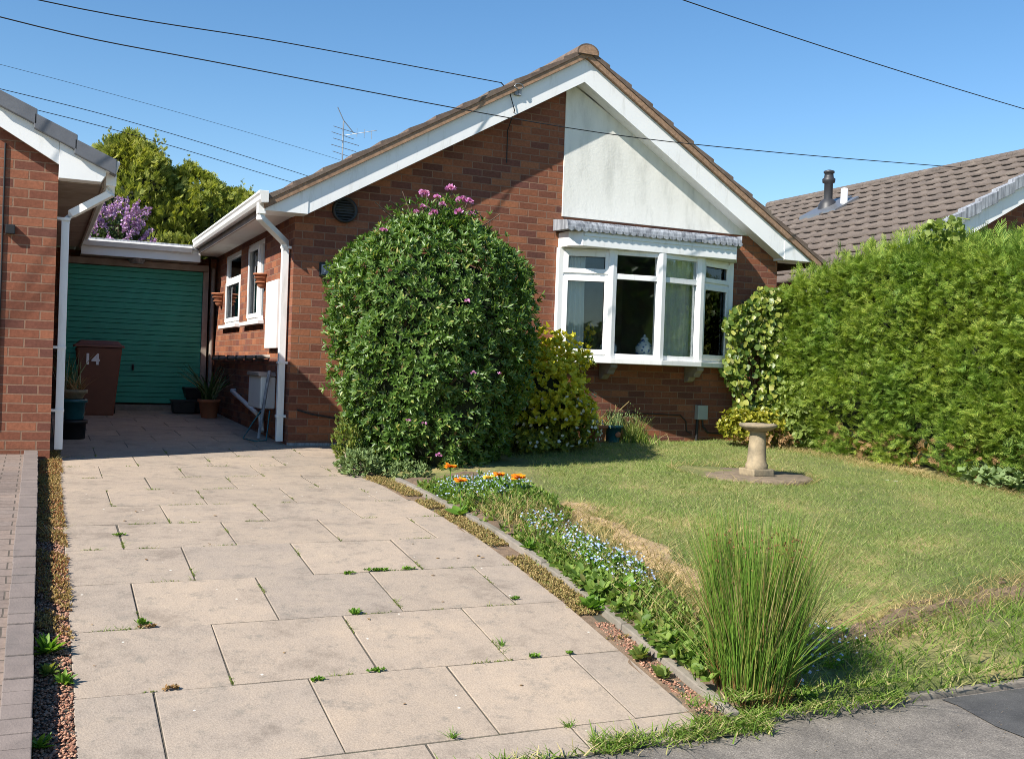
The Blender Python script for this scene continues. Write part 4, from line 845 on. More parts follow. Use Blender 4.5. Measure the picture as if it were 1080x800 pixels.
# sparse leggy top shoots
n2 = 260
P2 = np.array([3.17, 8.75, 2.74]) + rng.normal(size=(n2, 3)) * [.17, .15, .10]; P2 = P2[(P2[:, 2] < 2.97)]
ps = rng.uniform(0, 1, len(P)) > .965; P[ps] += ax[ps] * .07
npmesh('foliage', *join([whorl_leaves(P, ax, 6, .062), whorl_leaves(P2, nrm(rv(len(P2)) * .6 + [0, 0, 1]), 6, .062)]), 'rhodo', RH)
mb = MB()
for k in range(26):
    b = np.array([3.15, 8.8, 2.5]) + rng.normal(size=3) * [.12, .1, .05]; t_ = np.array([3.17, 8.75, 2.86]) + rng.normal(size=3) * [.2, .14, .07]
    mb.tube([b, (b + t_) / 2 + rng.normal(size=3) * .02, t_], .005, 4)
mb.build('shoot', 'bark', RH)
FL = [(2.98, 8.55, 2.94, 1.15), (3.00, 8.62, 2.84, .8), (3.10, 8.55, 2.93, .75), (3.24, 8.6, 3.02, 1.1), (3.31, 8.5, 2.91, 1.2), (3.40, 8.55, 2.92, .9), (3.27, 8.45, 2.80, 1.0), (3.47, 8.6, 2.83, .85), (3.13, 8.5, 2.86, .8), (3.02, 8.4, 2.76, 1.0), (2.61, 8.5, 2.59, .85), (3.37, 8.5, 2.80, .6), (2.93, 8.6, 2.79, .7), (3.14, 7.86, 2.0, .6), (3.2, 7.82, 1.42, .55), (3.47, 7.93, 1.42, .5), (2.85, 7.98, 1.0, .5), (2.98, 7.97, .74, .65), (2.72, 8.0, 1.02, .5)]
for (x, y, z, s) in FL:
    s *= .62; n = int(56 * s); d = rv(n); d[:, 2] = np.abs(d[:, 2]) * .8; P = np.array([x, y, z]) + d * .034 * s
    npmesh('flower_truss', *leaves(P, d + rv(n) * .5, rv(n), rng.uniform(.035, .055, n) * s, ROUND, LF), 'pink', RH)
# ------------------------------------------------------------------ golden shrub between bush and window
CH = thing('golden_shrub', 'yellow leaved shrub with white flowers between the big bush and the bow window', 'shrub', (4.72, 9.75, .68))
def cloud(n, c, rad, up=.4, shell=.45, zmin=None, zmax=None, lump=.1):
    d = rv(n); q = 1 + lump * np.sin(4 * d[:, 0] + 6 * d[:, 2]) + lump * .7 * np.sin(9 * d[:, 1] - 7 * d[:, 0] + 2)
    r = (rng.uniform(shell ** 3, 1, n) ** (1 / 3)) * q; P = np.array(c) + d * r[:, None] * np.array(rad)
    ax = nrm(d / np.array(rad) * min(rad) + [0, 0, up] + rng.normal(size=(n, 3)) * .35)
    if zmin is not None: k = (P[:, 2] > zmin) & ((P[:, 2] < zmax) if zmax else True); P, ax = P[k], ax[k]
    return P, ax
MB().blob((4.7, 9.8, 1.0), (.42, .4, .5), 6, .1).build('dark_core', 'core_dark', CH)
P1, A1 = cloud(1450, (4.56, 9.40, 1.20), (.58, .52, .68), .7, .62, .95)
P2, A2 = cloud(1500, (4.64, 9.66, .98), (.64, .60, .60), .4, .6, .68, 1.25)
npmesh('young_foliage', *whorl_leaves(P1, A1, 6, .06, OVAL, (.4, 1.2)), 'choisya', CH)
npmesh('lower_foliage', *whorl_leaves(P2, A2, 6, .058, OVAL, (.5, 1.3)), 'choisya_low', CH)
P3, A3 = cloud(420, (4.66, 9.62, 1.0), (.69, .65, .62), .2, .93, .7, 1.25)
npmesh('white_blossom', *whorl_leaves(P3, A3, 6, .021, ROUND, (.9, 1.5)), 'white_petal', CH)
CW = thing('climbing_rose', 'dark leaved sprig with small white flowers at the brick side corner of the window sill', 'climber', (5.25, 10.15, 1.3))
MB().tube([(5.12, 10.25, .7), (5.16, 10.2, 1.2), (5.25, 10.1, 1.55), (5.42, 9.98, 1.68)], .006, 5).build('stem', 'bark', CW)
P, ax = cloud(110, (5.30, 10.02, 1.60), (.2, .1, .12), .3, .1); npmesh('foliage', *whorl_leaves(P, ax, 4, .045, OVAL), 'weed_dull', CW)
P, ax = cloud(26, (5.28, 9.98, 1.62), (.18, .1, .1), .3, .6); npmesh('white_blossom', *whorl_leaves(P, ax, 5, .02, ROUND, (.8, 1.4)), 'white_petal', CW)
# grey green clump at the foot of the big bush
LV = thing('cotton_lavender', 'pale grey green clump spilling onto the slabs at the foot of the big bush', 'plant', (2.42, 8.45, .57))
P, ax = cloud(330, (2.47, 8.45, .62), (.19, .26, .13), .8, .3, .55); npmesh('foliage', *whorl_leaves(P, ax, 6, .045, LANCE, (.2, .9)), 'silver', LV)
P, ax = cloud(240, (2.44, 8.75, .80), (.12, .2, .24), 1.2, .2, .6); npmesh('upright_foliage', *whorl_leaves(P, ax, 6, .05, LANCE, (.1, .6)), 'weed_dull', LV)
P, ax = cloud(110, (2.78, 8.12, .61), (.2, .10, .07), .8, .3, .55); npmesh('trailing_foliage', *whorl_leaves(P, ax, 5, .04, LANCE, (.3, 1.1)), 'silver', LV)
# ------------------------------------------------------------------ hedge
HG = thing('conifer_hedge', 'tall bright green clipped conifer hedge along the edge of the lawn', 'hedge', (8.6, 7.8, .6))
def htop(y): return np.interp(y, [4.5, 6.7, 7.5, 8.2, 8.9, 9.5, 10.0, 10.4], [2.70, 2.80, 2.87, 2.93, 2.89, 2.76, 2.62, 2.48])
def core():
    ys = np.linspace(4.9, 10.15, 40); V = []; F = []; sec = 12
    for y in ys:
        zt = htop(y) - .22
        for k in range(sec):
            t = k / (sec - 1); ang = math.pi * t
            x = 8.62 - .40 * math.copysign(abs(math.cos(ang)) ** .35, math.cos(ang)); z = .75 + (zt - .75) * (math.sin(ang) ** .35)
            V.append((x + rng.normal(0, .02), y, z + rng.normal(0, .02)))
    for j in range(len(ys) - 1): F += [(j * sec + k, j * sec + k + 1, (j + 1) * sec + k + 1, (j + 1) * sec + k) for k in range(sec - 1)]
    V2 = len(V); return V, F
npmesh('dark_core', *core(), 'core_dark', HG)
mb = MB()
for y in np.arange(5.2, 10.2, .55): mb.tube([(8.6, y, .4), (8.58, y + .02, 1.4), (8.6, y, 2.3)], [.05, .04, .02], 7)
mb.build('trunk', 'bark', HG)
def hedge_sprays(n):
    y = rng.uniform(4.6, 10.32, n); s = rng.uniform(0, 1, n); zt = htop(y); lowp = .60 + .05 * np.sin(y * 5)
    f = s < .80; z = np.where(f, lowp + (zt - lowp - .03) * (s / .80), zt); xf = 7.97 + .03 * np.sin(y * 3.1 + z * 2) + .035 * np.sin(y * 7 - z * 5) + .025 * np.sin(z * 9 + y * 2)
    lowcut = sstep(1.25, .7, z); xf += lowcut * (.05 + .09 * np.sin(y * 4.2) ** 2); rnd = sstep(-.28, 0, z - zt); xf += .14 * rnd ** 2
    u = np.clip((s - .80) / .2, 0, 1); x = np.where(f, xf, 8.1 + 1.05 * u)
    zz = np.where(f, z, zt + .05 * np.sin(x * 6 + y * 4) + .03 * np.sin(y * 11)); zz = zz - np.where(f, 0, .18 * (1 - u) ** 4)
    Nn = np.where(f[:, None], np.stack([-np.ones(n), -.18 + 0 * y, .15 + .9 * rnd], 1), np.stack([-.25 + 0 * y, 0 * y, np.ones(n)], 1))
    # clefts: stretches where the foliage is thin and the dark core shows
    th = np.sin(y * 2.9 + 1.0) * np.sin(z * 4.3 + y) + .6 * np.sin(y * 6.1 - z * 2.2)
    keep = (z > 1.25) | (rng.uniform(0, 1, n) > .72 * sstep(.1, .8, th)) | ~f
    P = np.stack([x, y, zz], 1)[keep]; Nn = nrm(Nn[keep]); m = len(P); dep = rng.uniform(0, 1, m) ** .9 + .35 * np.clip(np.sin(P[:, 1] * 9 + 3 * np.sin(P[:, 2] * 6)) * np.sin(P[:, 2] * 11 + 2 * np.sin(P[:, 1] * 5)), 0, 1)
    end = sstep(10.0, 10.32, P[:, 1])[:, None]; Nn = nrm(Nn + end * np.array([-.2, .8, 0]))
    P = P - Nn * (dep * .16)[:, None]
    D = nrm(Nn * .75 + [0, -.1, .28] + rng.normal(size=(m, 3)) * .48); Fn = nrm(np.array([-.2, -.1, 1]) + Nn * .35 + rng.normal(size=(m, 3)) * .55)
    return P, D, Fn
P, D, Fn = hedge_sprays(40000)
npmesh('foliage', *leaves(P, D, Fn, rng.uniform(.065, .125, len(P)), *SPRAY), 'hedge', HG)
n = 700; y = rng.uniform(5, 10.1, n); P = np.stack([8.05 + rng.uniform(0, .9, n), y, htop(y) + rng.uniform(-.04, .05, n)], 1)
npmesh('wispy_top', *leaves(P, nrm(rng.normal(size=(n, 3)) * .3 + [0, 0, 1]), rv(n), rng.uniform(.08, .18, n), *SPRAY), 'hedge', HG)
n = 260; y = rng.uniform(5, 9.6, n); P = np.stack([8.06 + rng.uniform(0, .16, n), y, rng.uniform(.62, .95, n)], 1)
npmesh('dead_spray', *leaves(P, rv(n) + [-.8, 0, 0], rv(n), rng.uniform(.06, .13, n), *SPRAY_LOW), 'dead', HG)
# climber leaves on top of the hedge
BW = thing('bindweed', 'pale leaved climber straggling over the top of the conifer hedge', 'climber', (8.35, 7.9, 3.0))
P, ax = cloud(80, (8.14, 7.72, 2.97), (.14, .34, .13), .6, .2)
npmesh('foliage', *whorl_leaves(P, ax, 3, .066, ROUND), 'bindweed', BW)
mb = MB(); mb.tube([(8.2, 8.1, 2.8), (8.16, 8.0, 2.98), (8.18, 7.9, 3.08), (8.2, 7.75, 3.14)], .005, 4); mb.tube([(8.22, 7.8, 2.9), (8.2, 7.6, 3.12), (8.2, 7.45, 3.08)], .005, 4); mb.build('stem', 'bindweed', BW)
# ivy at the end of the hedge
IV = thing('ivy', 'yellow and cream variegated ivy hanging on the wall between the bow window and the hedge', 'ivy', (7.75, 10.2, .75))
def ivyP(n):
    z = 1.0 + 1.55 * rng.uniform(0, 1, n) ** .85; x0 = np.interp(z, [.9, 1.2, 1.6, 2.0, 2.3, 2.45, 2.6], [7.50, 7.46, 7.36, 7.32, 7.42, 7.62, 7.78]) + .06 * np.sin(z * 11)
    x = x0 + (8.25 - x0) * rng.uniform(0, 1, n); hole = (np.abs(x - 7.74) < .15) & (z > 1.15) & (z < 1.85) & (rng.uniform(0, 1, n) < .72)
    x, z = x[~hole], z[~hole]; y = 10.22 - .17 * rng.uniform(0, 1, len(x)) - .12 * sstep(7.4, 8.0, x)
    return np.stack([x, y, z], 1)
P = ivyP(2600); n = len(P); Nn = nrm(np.array([-.3, -1, .35]) + rng.normal(size=(n, 3)) * .45); D = nrm(np.array([0, -.25, -1]) + rng.normal(size=(n, 3)) * .5)
npmesh('foliage', *leaves(P, D, Nn, rng.uniform(.045, .085, n), ROUND, LF), 'ivy', IV)
P = ivyP(700) + [.06, .1, 0]; n = len(P); npmesh('old_foliage', *leaves(P, nrm(np.array([0, -.25, -1]) + rng.normal(size=(n, 3)) * .5), nrm(np.array([-.3, -1, .35]) + rng.normal(size=(n, 3)) * .5), rng.uniform(.05, .09, n), ROUND, LF), 'rhodo', IV)
mb = MB()
for k in range(9):
    x = 7.68 + .16 * rng.uniform(); mb.tube([(x, 10.25, .7), (x + rng.normal(0, .05), 10.2, 1.3), (x + rng.normal(0, .1) - .04, 10.24, 1.9), (x + rng.normal(0, .15), 10.3, 2.4)], .008, 5)
mb.build('stem', 'bark', IV)
GE = thing('euonymus', 'low golden leaved shrub at the foot of the ivy behind the bird bath', 'shrub', (7.55, 9.85, .72))
P, ax = cloud(560, (7.55, 9.85, .92), (.48, .28, .20), .6, .3, .72); npmesh('foliage', *whorl_leaves(P, ax, 5, .05, OVAL), 'gold_low', GE)
P, ax = cloud(200, (7.7, 9.75, .78), (.45, .25, .10), .6, .3, .70); npmesh('dry_foliage', *whorl_leaves(P, ax, 4, .05, OVAL), 'dead', GE)
P, ax = cloud(330, (8.02, 9.7, 1.05), (.16, .35, .42), .4, .3, .72); npmesh('green_foliage', *whorl_leaves(P, ax, 5, .06, OVAL), 'bindweed', GE)
HB = thing('broad_leaved_weed', 'bluish broad leaved weed at the foot of the hedge by the edge of the photo', 'weed', (7.9, 6.75, .55))
P, ax = cloud(90, (7.88, 6.72, .62), (.14, .42, .08), .8, .2, .52); npmesh('foliage', *whorl_leaves(P, ax, 5, .085, OVAL), 'silver', HB)
# ------------------------------------------------------------------ trees behind the garage
def conifer(label, c, r, top, n, mat, seed, leaders=3, low=2.6, size=.26, power=1.0):
    t = thing('conifer_tree', label, 'conifer', (c[0], c[1], .75), 'conifers behind the garage')
    MB().tube([(c[0], c[1], .6), (c[0] + .03, c[1], top * .5), (c[0], c[1], top - .15)], [.13, .08, .015], 8).build('trunk', 'bark', t)
    MB().blob((c[0], c[1], (low + top) / 2 - .35), (r * .62, r * .62, (top - low) / 2 - .15), seed, .12).build('dark_core', 'core_dark', t)
    g = np.random.default_rng(seed); ph = g.uniform(0, 6.28, 8); h = g.uniform(0, 1, n) ** .9; a = g.uniform(0, 6.283, n)
    rr = r * np.where(h > .35, (1 - np.clip((h - .35) / .65, 0, 1) ** (1.5 * power)) , 1) * (1 + .16 * np.sin(3 * a + 7 * h + ph[0]) + .14 * np.sin(5 * a - 11 * h + ph[1]) + .10 * np.sin(17 * h + ph[2]))
    d = .62 + .4 * g.uniform(0, 1, n) ** .6; z = low + (top - low) * h + .08 * np.sin(9 * a + ph[3])
    P = np.stack([c[0] + rr * d * np.cos(a), c[1] + rr * d * np.sin(a), z], 1)
    D = nrm(np.stack([np.cos(a), np.sin(a), .75 + 0 * a], 1) + g.normal(size=(n, 3)) * .4); parts = [leaves(P, D, rv(n) + [0, 0, .6], g.uniform(.6, 1.2, n) * size, *SPRAY_LOW)]
    for k in range(leaders):
        x, y = c[0] + g.uniform(-.55, .55) * r, c[1] + g.uniform(-.4, .4) * r; zb = top - .5 * r * abs((x - c[0]) / r) - .35; m = 42; L = g.uniform(.45, .8)
        hh = g.uniform(0, 1, m); aa = g.uniform(0, 6.28, m); Q = np.stack([x + .05 * (1 - hh) * np.cos(aa), y + .05 * (1 - hh) * np.sin(aa), zb + L * hh], 1)
        parts.append(leaves(Q, nrm(np.stack([np.cos(aa) * .9, np.sin(aa) * .9, 1 + 0 * aa], 1)), rv(m), size * (.85 - .55 * hh), *SPRAY_LOW))
    npmesh('foliage', *join(parts), mat, t); return t
conifer('tallest dark green conifer behind the garage, with spiky leading shoots', (1.65, 24, 0), 1.55, 6.15, 6500, 'conifer', 21, 9, 2.6, .2, 1.5)
conifer('green gold conifer behind the garage, right next to the tallest one', (2.95, 24.2, 0), 1.5, 5.62, 6000, 'conifer_gold', 5, 8, 2.6, .19, 2.2)
conifer('rounded golden conifer nearest the bungalow gutter, lower than its neighbours', (3.95, 24.5, 0), 1.4, 5.25, 6000, 'conifer_gold', 9, 8, 2.6, .19, 2.6)
conifer('dark conifer whose thin tip shows above the grey roof of the left house', (.55, 24, 0), 1.0, 5.75, 3000, 'conifer', 14, 4, 2.6, .2, 1.0)
for (x, y, rr_, tp, lab, sd_) in ((7, -19, 3.0, 5.6, 'unseen dark tree across the road mirrored in the second light of the bow window', 31), (13.5, -17, 3.4, 6.8, 'taller unseen dark tree across the road mirrored in the third light of the bow window', 32), (-3.5, -24, 3.2, 3.6, 'low unseen dark tree across the road mirrored at the foot of the first light', 33)):  # unseen trees behind the camera, added so the bow window has something to reflect
    t = thing('mirrored_tree', lab, 'tree', (x, y, 0), 'unseen trees across the road'); MB().tube([(x, y, -.05), (x + .05, y, 1.5), (x, y, tp * .8)], [.2, .15, .04], 8).build('trunk', 'bark', t)
    P, ax = cloud(1500, (x, y, tp * .56), (rr_, rr_, tp * .46), .3, .5); npmesh('crown', *whorl_leaves(P, ax, 5, .34, OVAL), 'rhodo', t)
    MB().blob((x, y, tp * .56), (rr_ * .75, rr_ * .75, tp * .36), sd_, .12).build('dark_core', 'core_dark', t)
LH = thing('golden_hedge', 'low clipped golden hedge showing just above the garage roof', 'hedge', (2.7, 20.5, .75))
MB().box(1.9, 3.7, 20.3, 20.7, .75, 3.3).build('dark_core', 'core_dark', LH)
n = 2600; P = np.stack([rng.uniform(1.8, 3.85, n), rng.uniform(20.1, 20.9, n), 3.0 + .68 * rng.uniform(0, 1, n) ** .6], 1); npmesh('foliage', *leaves(P, nrm(rng.normal(size=(n, 3)) * .5 + [0, -.4, .9]), rv(n), rng.uniform(.1, .18, n), *SPRAY_LOW), 'conifer_gold', LH)
LT = thing('lilac_tree', 'lilac in purple flower behind the garage roof', 'lilac', (1.2, 19, .75))
mb = MB()
for k in range(7): mb.tube([(1.2, 19, .6), (1.2 + rng.normal(0, .15), 19, 2.2), (1.2 + rng.normal(0, .35), 19 + rng.normal(0, .2), 3.7)], [.05, .03, .01], 6)
mb.build('trunk', 'bark', LT)
P, ax = cloud(900, (1.15, 19, 3.3), (.56, .5, .62), .5, .3); npmesh('foliage', *whorl_leaves(P, ax, 4, .07, OVAL), 'lilac_leaf', LT)
P, ax = cloud(150, (1.15, 18.9, 3.32), (.56, .5, .70), .8, .75)
for q, a in zip(P, ax):
    pass
n = 46; PP = []
for q, a in zip(P, ax):
    h = rng.uniform(0, 1, n); d = rv(n); PP.append(q + a * (h * .22)[:, None] + d * (.055 * (1 - .75 * h))[:, None])
PP = np.concatenate(PP); npmesh('blossom', *leaves(PP, rv(len(PP)), rv(len(PP)), rng.uniform(.025, .045, len(PP)), ROUND, LF), 'lilac', LT)
# ------------------------------------------------------------------ grass, beds and weeds
def lawn_pts(n, x0, x1, y0, y1):
    return rng.uniform(x0, x1, n), rng.uniform(y0, y1, n)
def patch(x, y): return np.sin(x * 1.7 + .6 * y + .5) * np.sin(y * 1.9 - .8 * x + 1.2) + .5 * np.sin(3.1 * x - 2.2 * y) * np.sin(2.7 * y + x)
n = 300000
x, y = lawn_pts(n, 2.9, 8.05, 3.9, 10.38)
dist = np.hypot(x, y); edge = x - bedx(y)
p = np.clip(9.0 / dist ** 1.15, .25, 1) * sstep(.0, .35, edge) * sstep(-.02, .22, y - bank_y(x) - .05)
p *= np.where(np.hypot(x - 5.82, y - 7.72) < .60, .02, 1) * (1 - .9 * sstep(7.75, 7.95, x) * (y < 9.8))
p *= .80 + .3 * np.clip(-patch(x, y), -.8, .6)
bare = np.exp(-((edge - .22) / .16) ** 2) * sstep(6.4, 5.6, y) * sstep(3.9, 4.5, y); p *= 1 - .75 * bare
k = rng.uniform(0, 1, n) < p; x, y = x[k], y[k]; n = len(x)
P = np.stack([x, y, zl(x, y) - .004], 1)
npmesh_grass = npmesh('lawn_grass', *blades(P, rng.uniform(0, 6.28, n), rng.uniform(.1, 1.3, n), rng.uniform(.018, .042, n) * (1 + .5 * (rng.uniform(0, 1, n) > .96)), rng.uniform(.003, .0055, n), rng.uniform(.1, .9, n), 1), 'grass')
tag(npmesh_grass, kind='stuff')
# long bright grass on the strip below the bank, and along the pavement
n = 24000; x, y = lawn_pts(n, 2.95, 8.6, 3.57, 5.4)
k = (y < bank_y(x) + .03 * np.sin(5 * x)) & (rng.uniform(0, 1, n) < .55 + .45 * np.sin(3 * x + 5 * y) ** 2) & ((x > 3.3) | (rng.uniform(0, 1, n) < .8)); x, y = x[k], y[k]; n = len(x)
P = np.stack([x, y, zl(x, y) - .005], 1)
tag(npmesh('verge_grass', *blades(P, rng.uniform(0, 6.28, n), rng.uniform(.1, 1.0, n), rng.uniform(.035, .115, n), rng.uniform(.004, .008, n), rng.uniform(.1, .9, n), 3), 'grass_lush'), kind='stuff')
# grass and moss creeping over the kerb and along the end of the drive
xs = []; ys = []
for (x0, x1, yc, sg, m) in ((2.72, 3.6, 3.52, .035, 1500), (3.4, 4.6, 3.545, .018, 600), (1.95, 2.75, 3.425, .028, 1500), (2.45, 2.75, 3.50, .05, 800), (1.0, 2.0, 3.40, .010, 400)):
    xs.append(rng.uniform(x0, x1, m)); ys.append(yc + rng.normal(0, sg, m) + .10 * (xs[-1] - x0) * (x0 < 2.5) * 0)
x = np.concatenate(xs); y = np.concatenate(ys); k = rng.uniform(0, 1, len(x)) < .35 + .65 * np.sin(9 * x + 2) ** 2; x, y = x[k], y[k]; n = len(x)
P = np.stack([x, y, np.maximum(zg(y), 0) + .002 + .05 * (y > 3.53)], 1)
tag(npmesh('kerb_grass', *blades(P, rng.uniform(0, 6.28, n), rng.uniform(.2, 1.4, n), rng.uniform(.015, .055, n), rng.uniform(.005, .009, n), rng.uniform(.1, .9, n), 2), 'grass_lush'), kind='stuff')
# dead grass: bank lip, hedge foot and the bare margin of the bed
xs = []; ys = []
m = 3000; x = rng.uniform(3.3, 7.9, m); xs.append(x); ys.append(bank_y(x) + rng.normal(.03, .07, m))
m = 3600; y = rng.uniform(4.0, 6.4, m); ys.append(y); xs.append(bedx(y) + rng.normal(.16, .12, m))
m = 3000; y = rng.uniform(5.8, 9.6, m); ys.append(y); xs.append(7.80 + rng.normal(0, .12, m))
m = 500; a = rng.uniform(0, 6.28, m); xs.append(5.82 + .64 * np.cos(a)); ys.append(7.72 + .64 * np.sin(a))
x = np.concatenate(xs); y = np.concatenate(ys); n = len(x); P = np.stack([x, y, zl(x, y) - .004], 1)
tag(npmesh('dry_grass', *blades(P, rng.uniform(0, 6.28, n), rng.uniform(.2, 1.5, n), rng.uniform(.025, .09, n), rng.uniform(.003, .006, n), rng.uniform(.1, 1.0, n), 2), 'grass_dry'), kind='stuff')
# soil clods along the dug edge
def clods(name, x, y, z, s, mat):
    n = len(x); T = np.array([(0, 0, 1), (1, 0, 0), (0, 1, 0), (-1, 0, 0), (0, -1, 0), (0, 0, -1)], float); F3 = np.array([(0, 1, 2), (0, 2, 3), (0, 3, 4), (0, 4, 1), (5, 2, 1), (5, 3, 2), (5, 4, 3), (5, 1, 4)])
    sc3 = s[:, None] * rng.uniform(.6, 1.3, (n, 3)) * [1, 1, .6]; a = rng.uniform(0, 6.28, n); c, q = np.cos(a)[:, None], np.sin(a)[:, None]
    V = T[None] * sc3[:, None] * rng.uniform(.75, 1.2, (n, 6, 1)); X = V[..., 0] * c - V[..., 1] * q; Y = V[..., 0] * q + V[..., 1] * c
    V = np.stack([X + x[:, None], Y + y[:, None], V[..., 2] + z[:, None]], -1).reshape(-1, 3)
    return tag(npmesh(name, V, (F3[None] + 6 * np.arange(n)[:, None, None]).reshape(-1, 3), mat), kind='stuff')
m = 900; x = rng.uniform(3.3, 7.4, m); y = bank_y(x) + rng.normal(0, .06, m); x2 = rng.uniform(2.72, 3.0, 900); y2 = rng.uniform(3.62, 6.4, 900)
x = np.concatenate([x, x2]); y = np.concatenate([y, y2]); clods('soil_crumbs', x, y, zl(x, y), rng.uniform(.006, .028, len(x)), 'soil')
# red chips and sedum in the strip between the two drives
n = 5200; x = rng.uniform(.018, .152, n); y = 3.42 + 3.4 * rng.uniform(0, 1, n) ** 1.4; clods('bark_chips', x, y, zg(y) - .006 + rng.uniform(0, .012, n), rng.uniform(.004, .011, n), 'chip')
def carpet(name, x, y, z, s, mat, k=5):
    n = len(x); P = np.stack([x, y, z], 1); ax = nrm(np.array([0, 0, 1.]) + rng.normal(size=(n, 3)) * .35)
    return tag(npmesh(name, *whorl_leaves(P, ax, k, s, LANCE, (.2, 1.2)), mat), kind='stuff')
n = 3600; y = rng.uniform(4.5, 9.9, n); x = rng.uniform(.02, .165, n); cl = np.sin(7 * y) * np.sin(2.3 * y + 1) + .8 * np.sin(13 * y + 20 * x); k = (cl > -.6) | (y > 6.5); k &= ~((y < 4.9) & (cl < .1)); x, y = x[k], y[k]
carpet('sedum', x + .03 * (y > 8.6) * rng.uniform(0, 1, len(x)), y, zg(y) - .004 + rng.uniform(0, .02, len(x)), .018, 'sedum')
# tan moss in the gap beside the bed edging
n = 5200; y = rng.uniform(4.3, 8.5, n); x = 2.49 + .135 * rng.uniform(0, 1, n) - .09 * sstep(7.6, 8.2, y) * rng.uniform(0, 1, n); cl = np.sin(5 * y + 1) + .7 * np.sin(11 * y); k = cl > -.75; x, y = x[k], y[k]
carpet('moss', x, y, zg(y) - .004 + rng.uniform(0, .016, len(x)), .017, 'sedum_tan')
n = 900; y = rng.uniform(3.45, 4.5, n); x = rng.uniform(2.52, 2.62, n); clods('gap_chips', x, y, zg(y) - .008 + rng.uniform(0, .01, n), rng.uniform(.004, .010, n), 'chip')
# bed ground cover
n = 2600; y = rng.uniform(3.75, 7.6, n); x = rng.uniform(0, 1, n); x = 2.655 + x * (np.minimum(bedx(y) - 2.70, .46) + .12 * (y > 6)); k = rng.uniform(0, 1, n) < .55 + .45 * np.sin(3.1 * y + 4 * x); x, y = x[k], y[k]
P = np.stack([x, y, zl(x, y) + .02], 1); ax = nrm(np.array([0, 0, 1.]) + rng.normal(size=(len(x), 3)) * .5)
tag(npmesh('bed_foliage', *join([whorl_leaves(P, ax, 5, .05, OVAL, (.3, 1.2)), whorl_leaves(P + [.02, .02, .05], ax, 4, .042, LANCE, (.2, 1.0))]), 'bed_leaf'), kind='stuff')
n = 3000; y = rng.uniform(3.7, 6.6, n); x = rng.uniform(2.71, 3.12, n); P = np.stack([x, y, zl(x, y)], 1)
tag(npmesh('bed_grass', *blades(P, rng.uniform(0, 6.28, n), rng.uniform(0, .7, n), rng.uniform(.05, .17, n), rng.uniform(.004, .007, n), rng.uniform(.1, .7, n), 3), 'grass_dry'), kind='stuff')
# fine moss and seedling grass along the slab joints
jx = []; jy = []
for k in range(1, len(YL) - 1):
    if YL[k] > 9.6: break
    m = 420; x = rng.uniform(.16, drive_right(YL[k]), m); q = np.sin(3.1 * x + 5 * k) * np.sin(7.3 * x - 2 * k) + .5 * np.sin(17 * x + k); kk = q > .45; jx.append(x[kk]); jy.append(YL[k] + rng.normal(0, .004, kk.sum()))
    for c in range(5):
        x0 = .436 + .0033 * max(0, k - 1) + (.3 if k % 2 else 0) + .6 * c
        if x0 < drive_right(YL[k]) - .1 and k < len(YL) - 2:
            m = 120; y = rng.uniform(YL[k], YL[k + 1], m); q = np.sin(9 * y + 3 * c + k) + .6 * np.sin(23 * y + c); kk = q > .7; jy.append(y[kk]); jx.append(np.full(kk.sum(), x0) + rng.normal(0, .004, kk.sum()))
x = np.concatenate(jx); y = np.concatenate(jy); n = len(x)
carpet('joint_moss', x, y, zg(y) - .006 + rng.uniform(0, .006, n), .0085, 'weed_dull', 4)
kk = rng.uniform(0, 1, n) < .22; x, y = x[kk], y[kk]; n = len(x)
tag(npmesh('joint_grass', *blades(np.stack([x, y, zg(y) - .005], 1), rng.uniform(0, 6.28, n), rng.uniform(.2, 1.4, n), rng.uniform(.012, .035, n), np.full(n, .003), rng.uniform(.1, .9, n), 2), 'grass_lush'), kind='stuff')
# grit and crumbs on the pavement
n = 420; x = rng.uniform(1.2, 5, n); y = 3.40 - np.abs(rng.normal(0, .22, n)); clods('pavement_grit', x, y, zg(y) + .003, rng.uniform(.001, .0034, n), 'stone_dark')
# forget-me-nots
def fmn(label, c, rx, ry, n, h, mat='blue', foliage=True):
    z0 = float(zl(*c)); t = thing('forget_me_not', label, 'flowers', (c[0], c[1], z0), 'forget-me-nots in the front bed')
    a = rng.uniform(0, 6.28, n); r = np.sqrt(rng.uniform(0, 1, n)); x = c[0] + rx * r * np.cos(a); y = c[1] + ry * r * np.sin(a); hh = h * rng.uniform(.45, 1.05, n) * (1 - .3 * r)
    P = np.stack([x, y, zl(x, y)], 1)
    m = n // 2; npmesh('stem', *blades(P[:m], rng.uniform(0, 6.28, m), rng.uniform(0, .3, m), hh[:m], np.full(m, .004), np.full(m, .1), 2), 'weed', t)
    Q = P + np.array([0, 0, 1]) * (hh * rng.uniform(.2, .8, n))[:, None]; npmesh('foliage', *whorl_leaves(Q[:m], nrm(np.array([0, 0, 1.]) + rng.normal(size=(m, 3)) * .5), 6, .045, LANCE, (.4, 1.2)), 'weed', t)
    Q = P + np.array([0, 0, 1]) * hh[:, None] + rng.normal(size=(n, 3)) * .008
    b = npmesh('blossom', *whorl_leaves(Q, nrm(np.array([-.2, -.3, 1.]) + rng.normal(size=(n, 3)) * .45), 5, .0085, ROUND, (1.1, 1.5)), mat, t); tag(b, kind='stuff')
fmn('large pale blue drift of forget-me-nots under the orange marigolds', (3.0, 7.05), .34, .42, 620, .15)
fmn('forget-me-nots half way down the concrete edging, by the bare strip of lawn', (2.92, 5.75), .17, .32, 190, .16)
fmn('dense forget-me-nots leaning over the edging just behind the rush clump', (2.90, 5.02), .17, .42, 330, .18)
fmn('scattered pale flowers on the dug bank beside the rush clump', (3.48, 3.93), .30, .17, 60, .08, 'lavender')
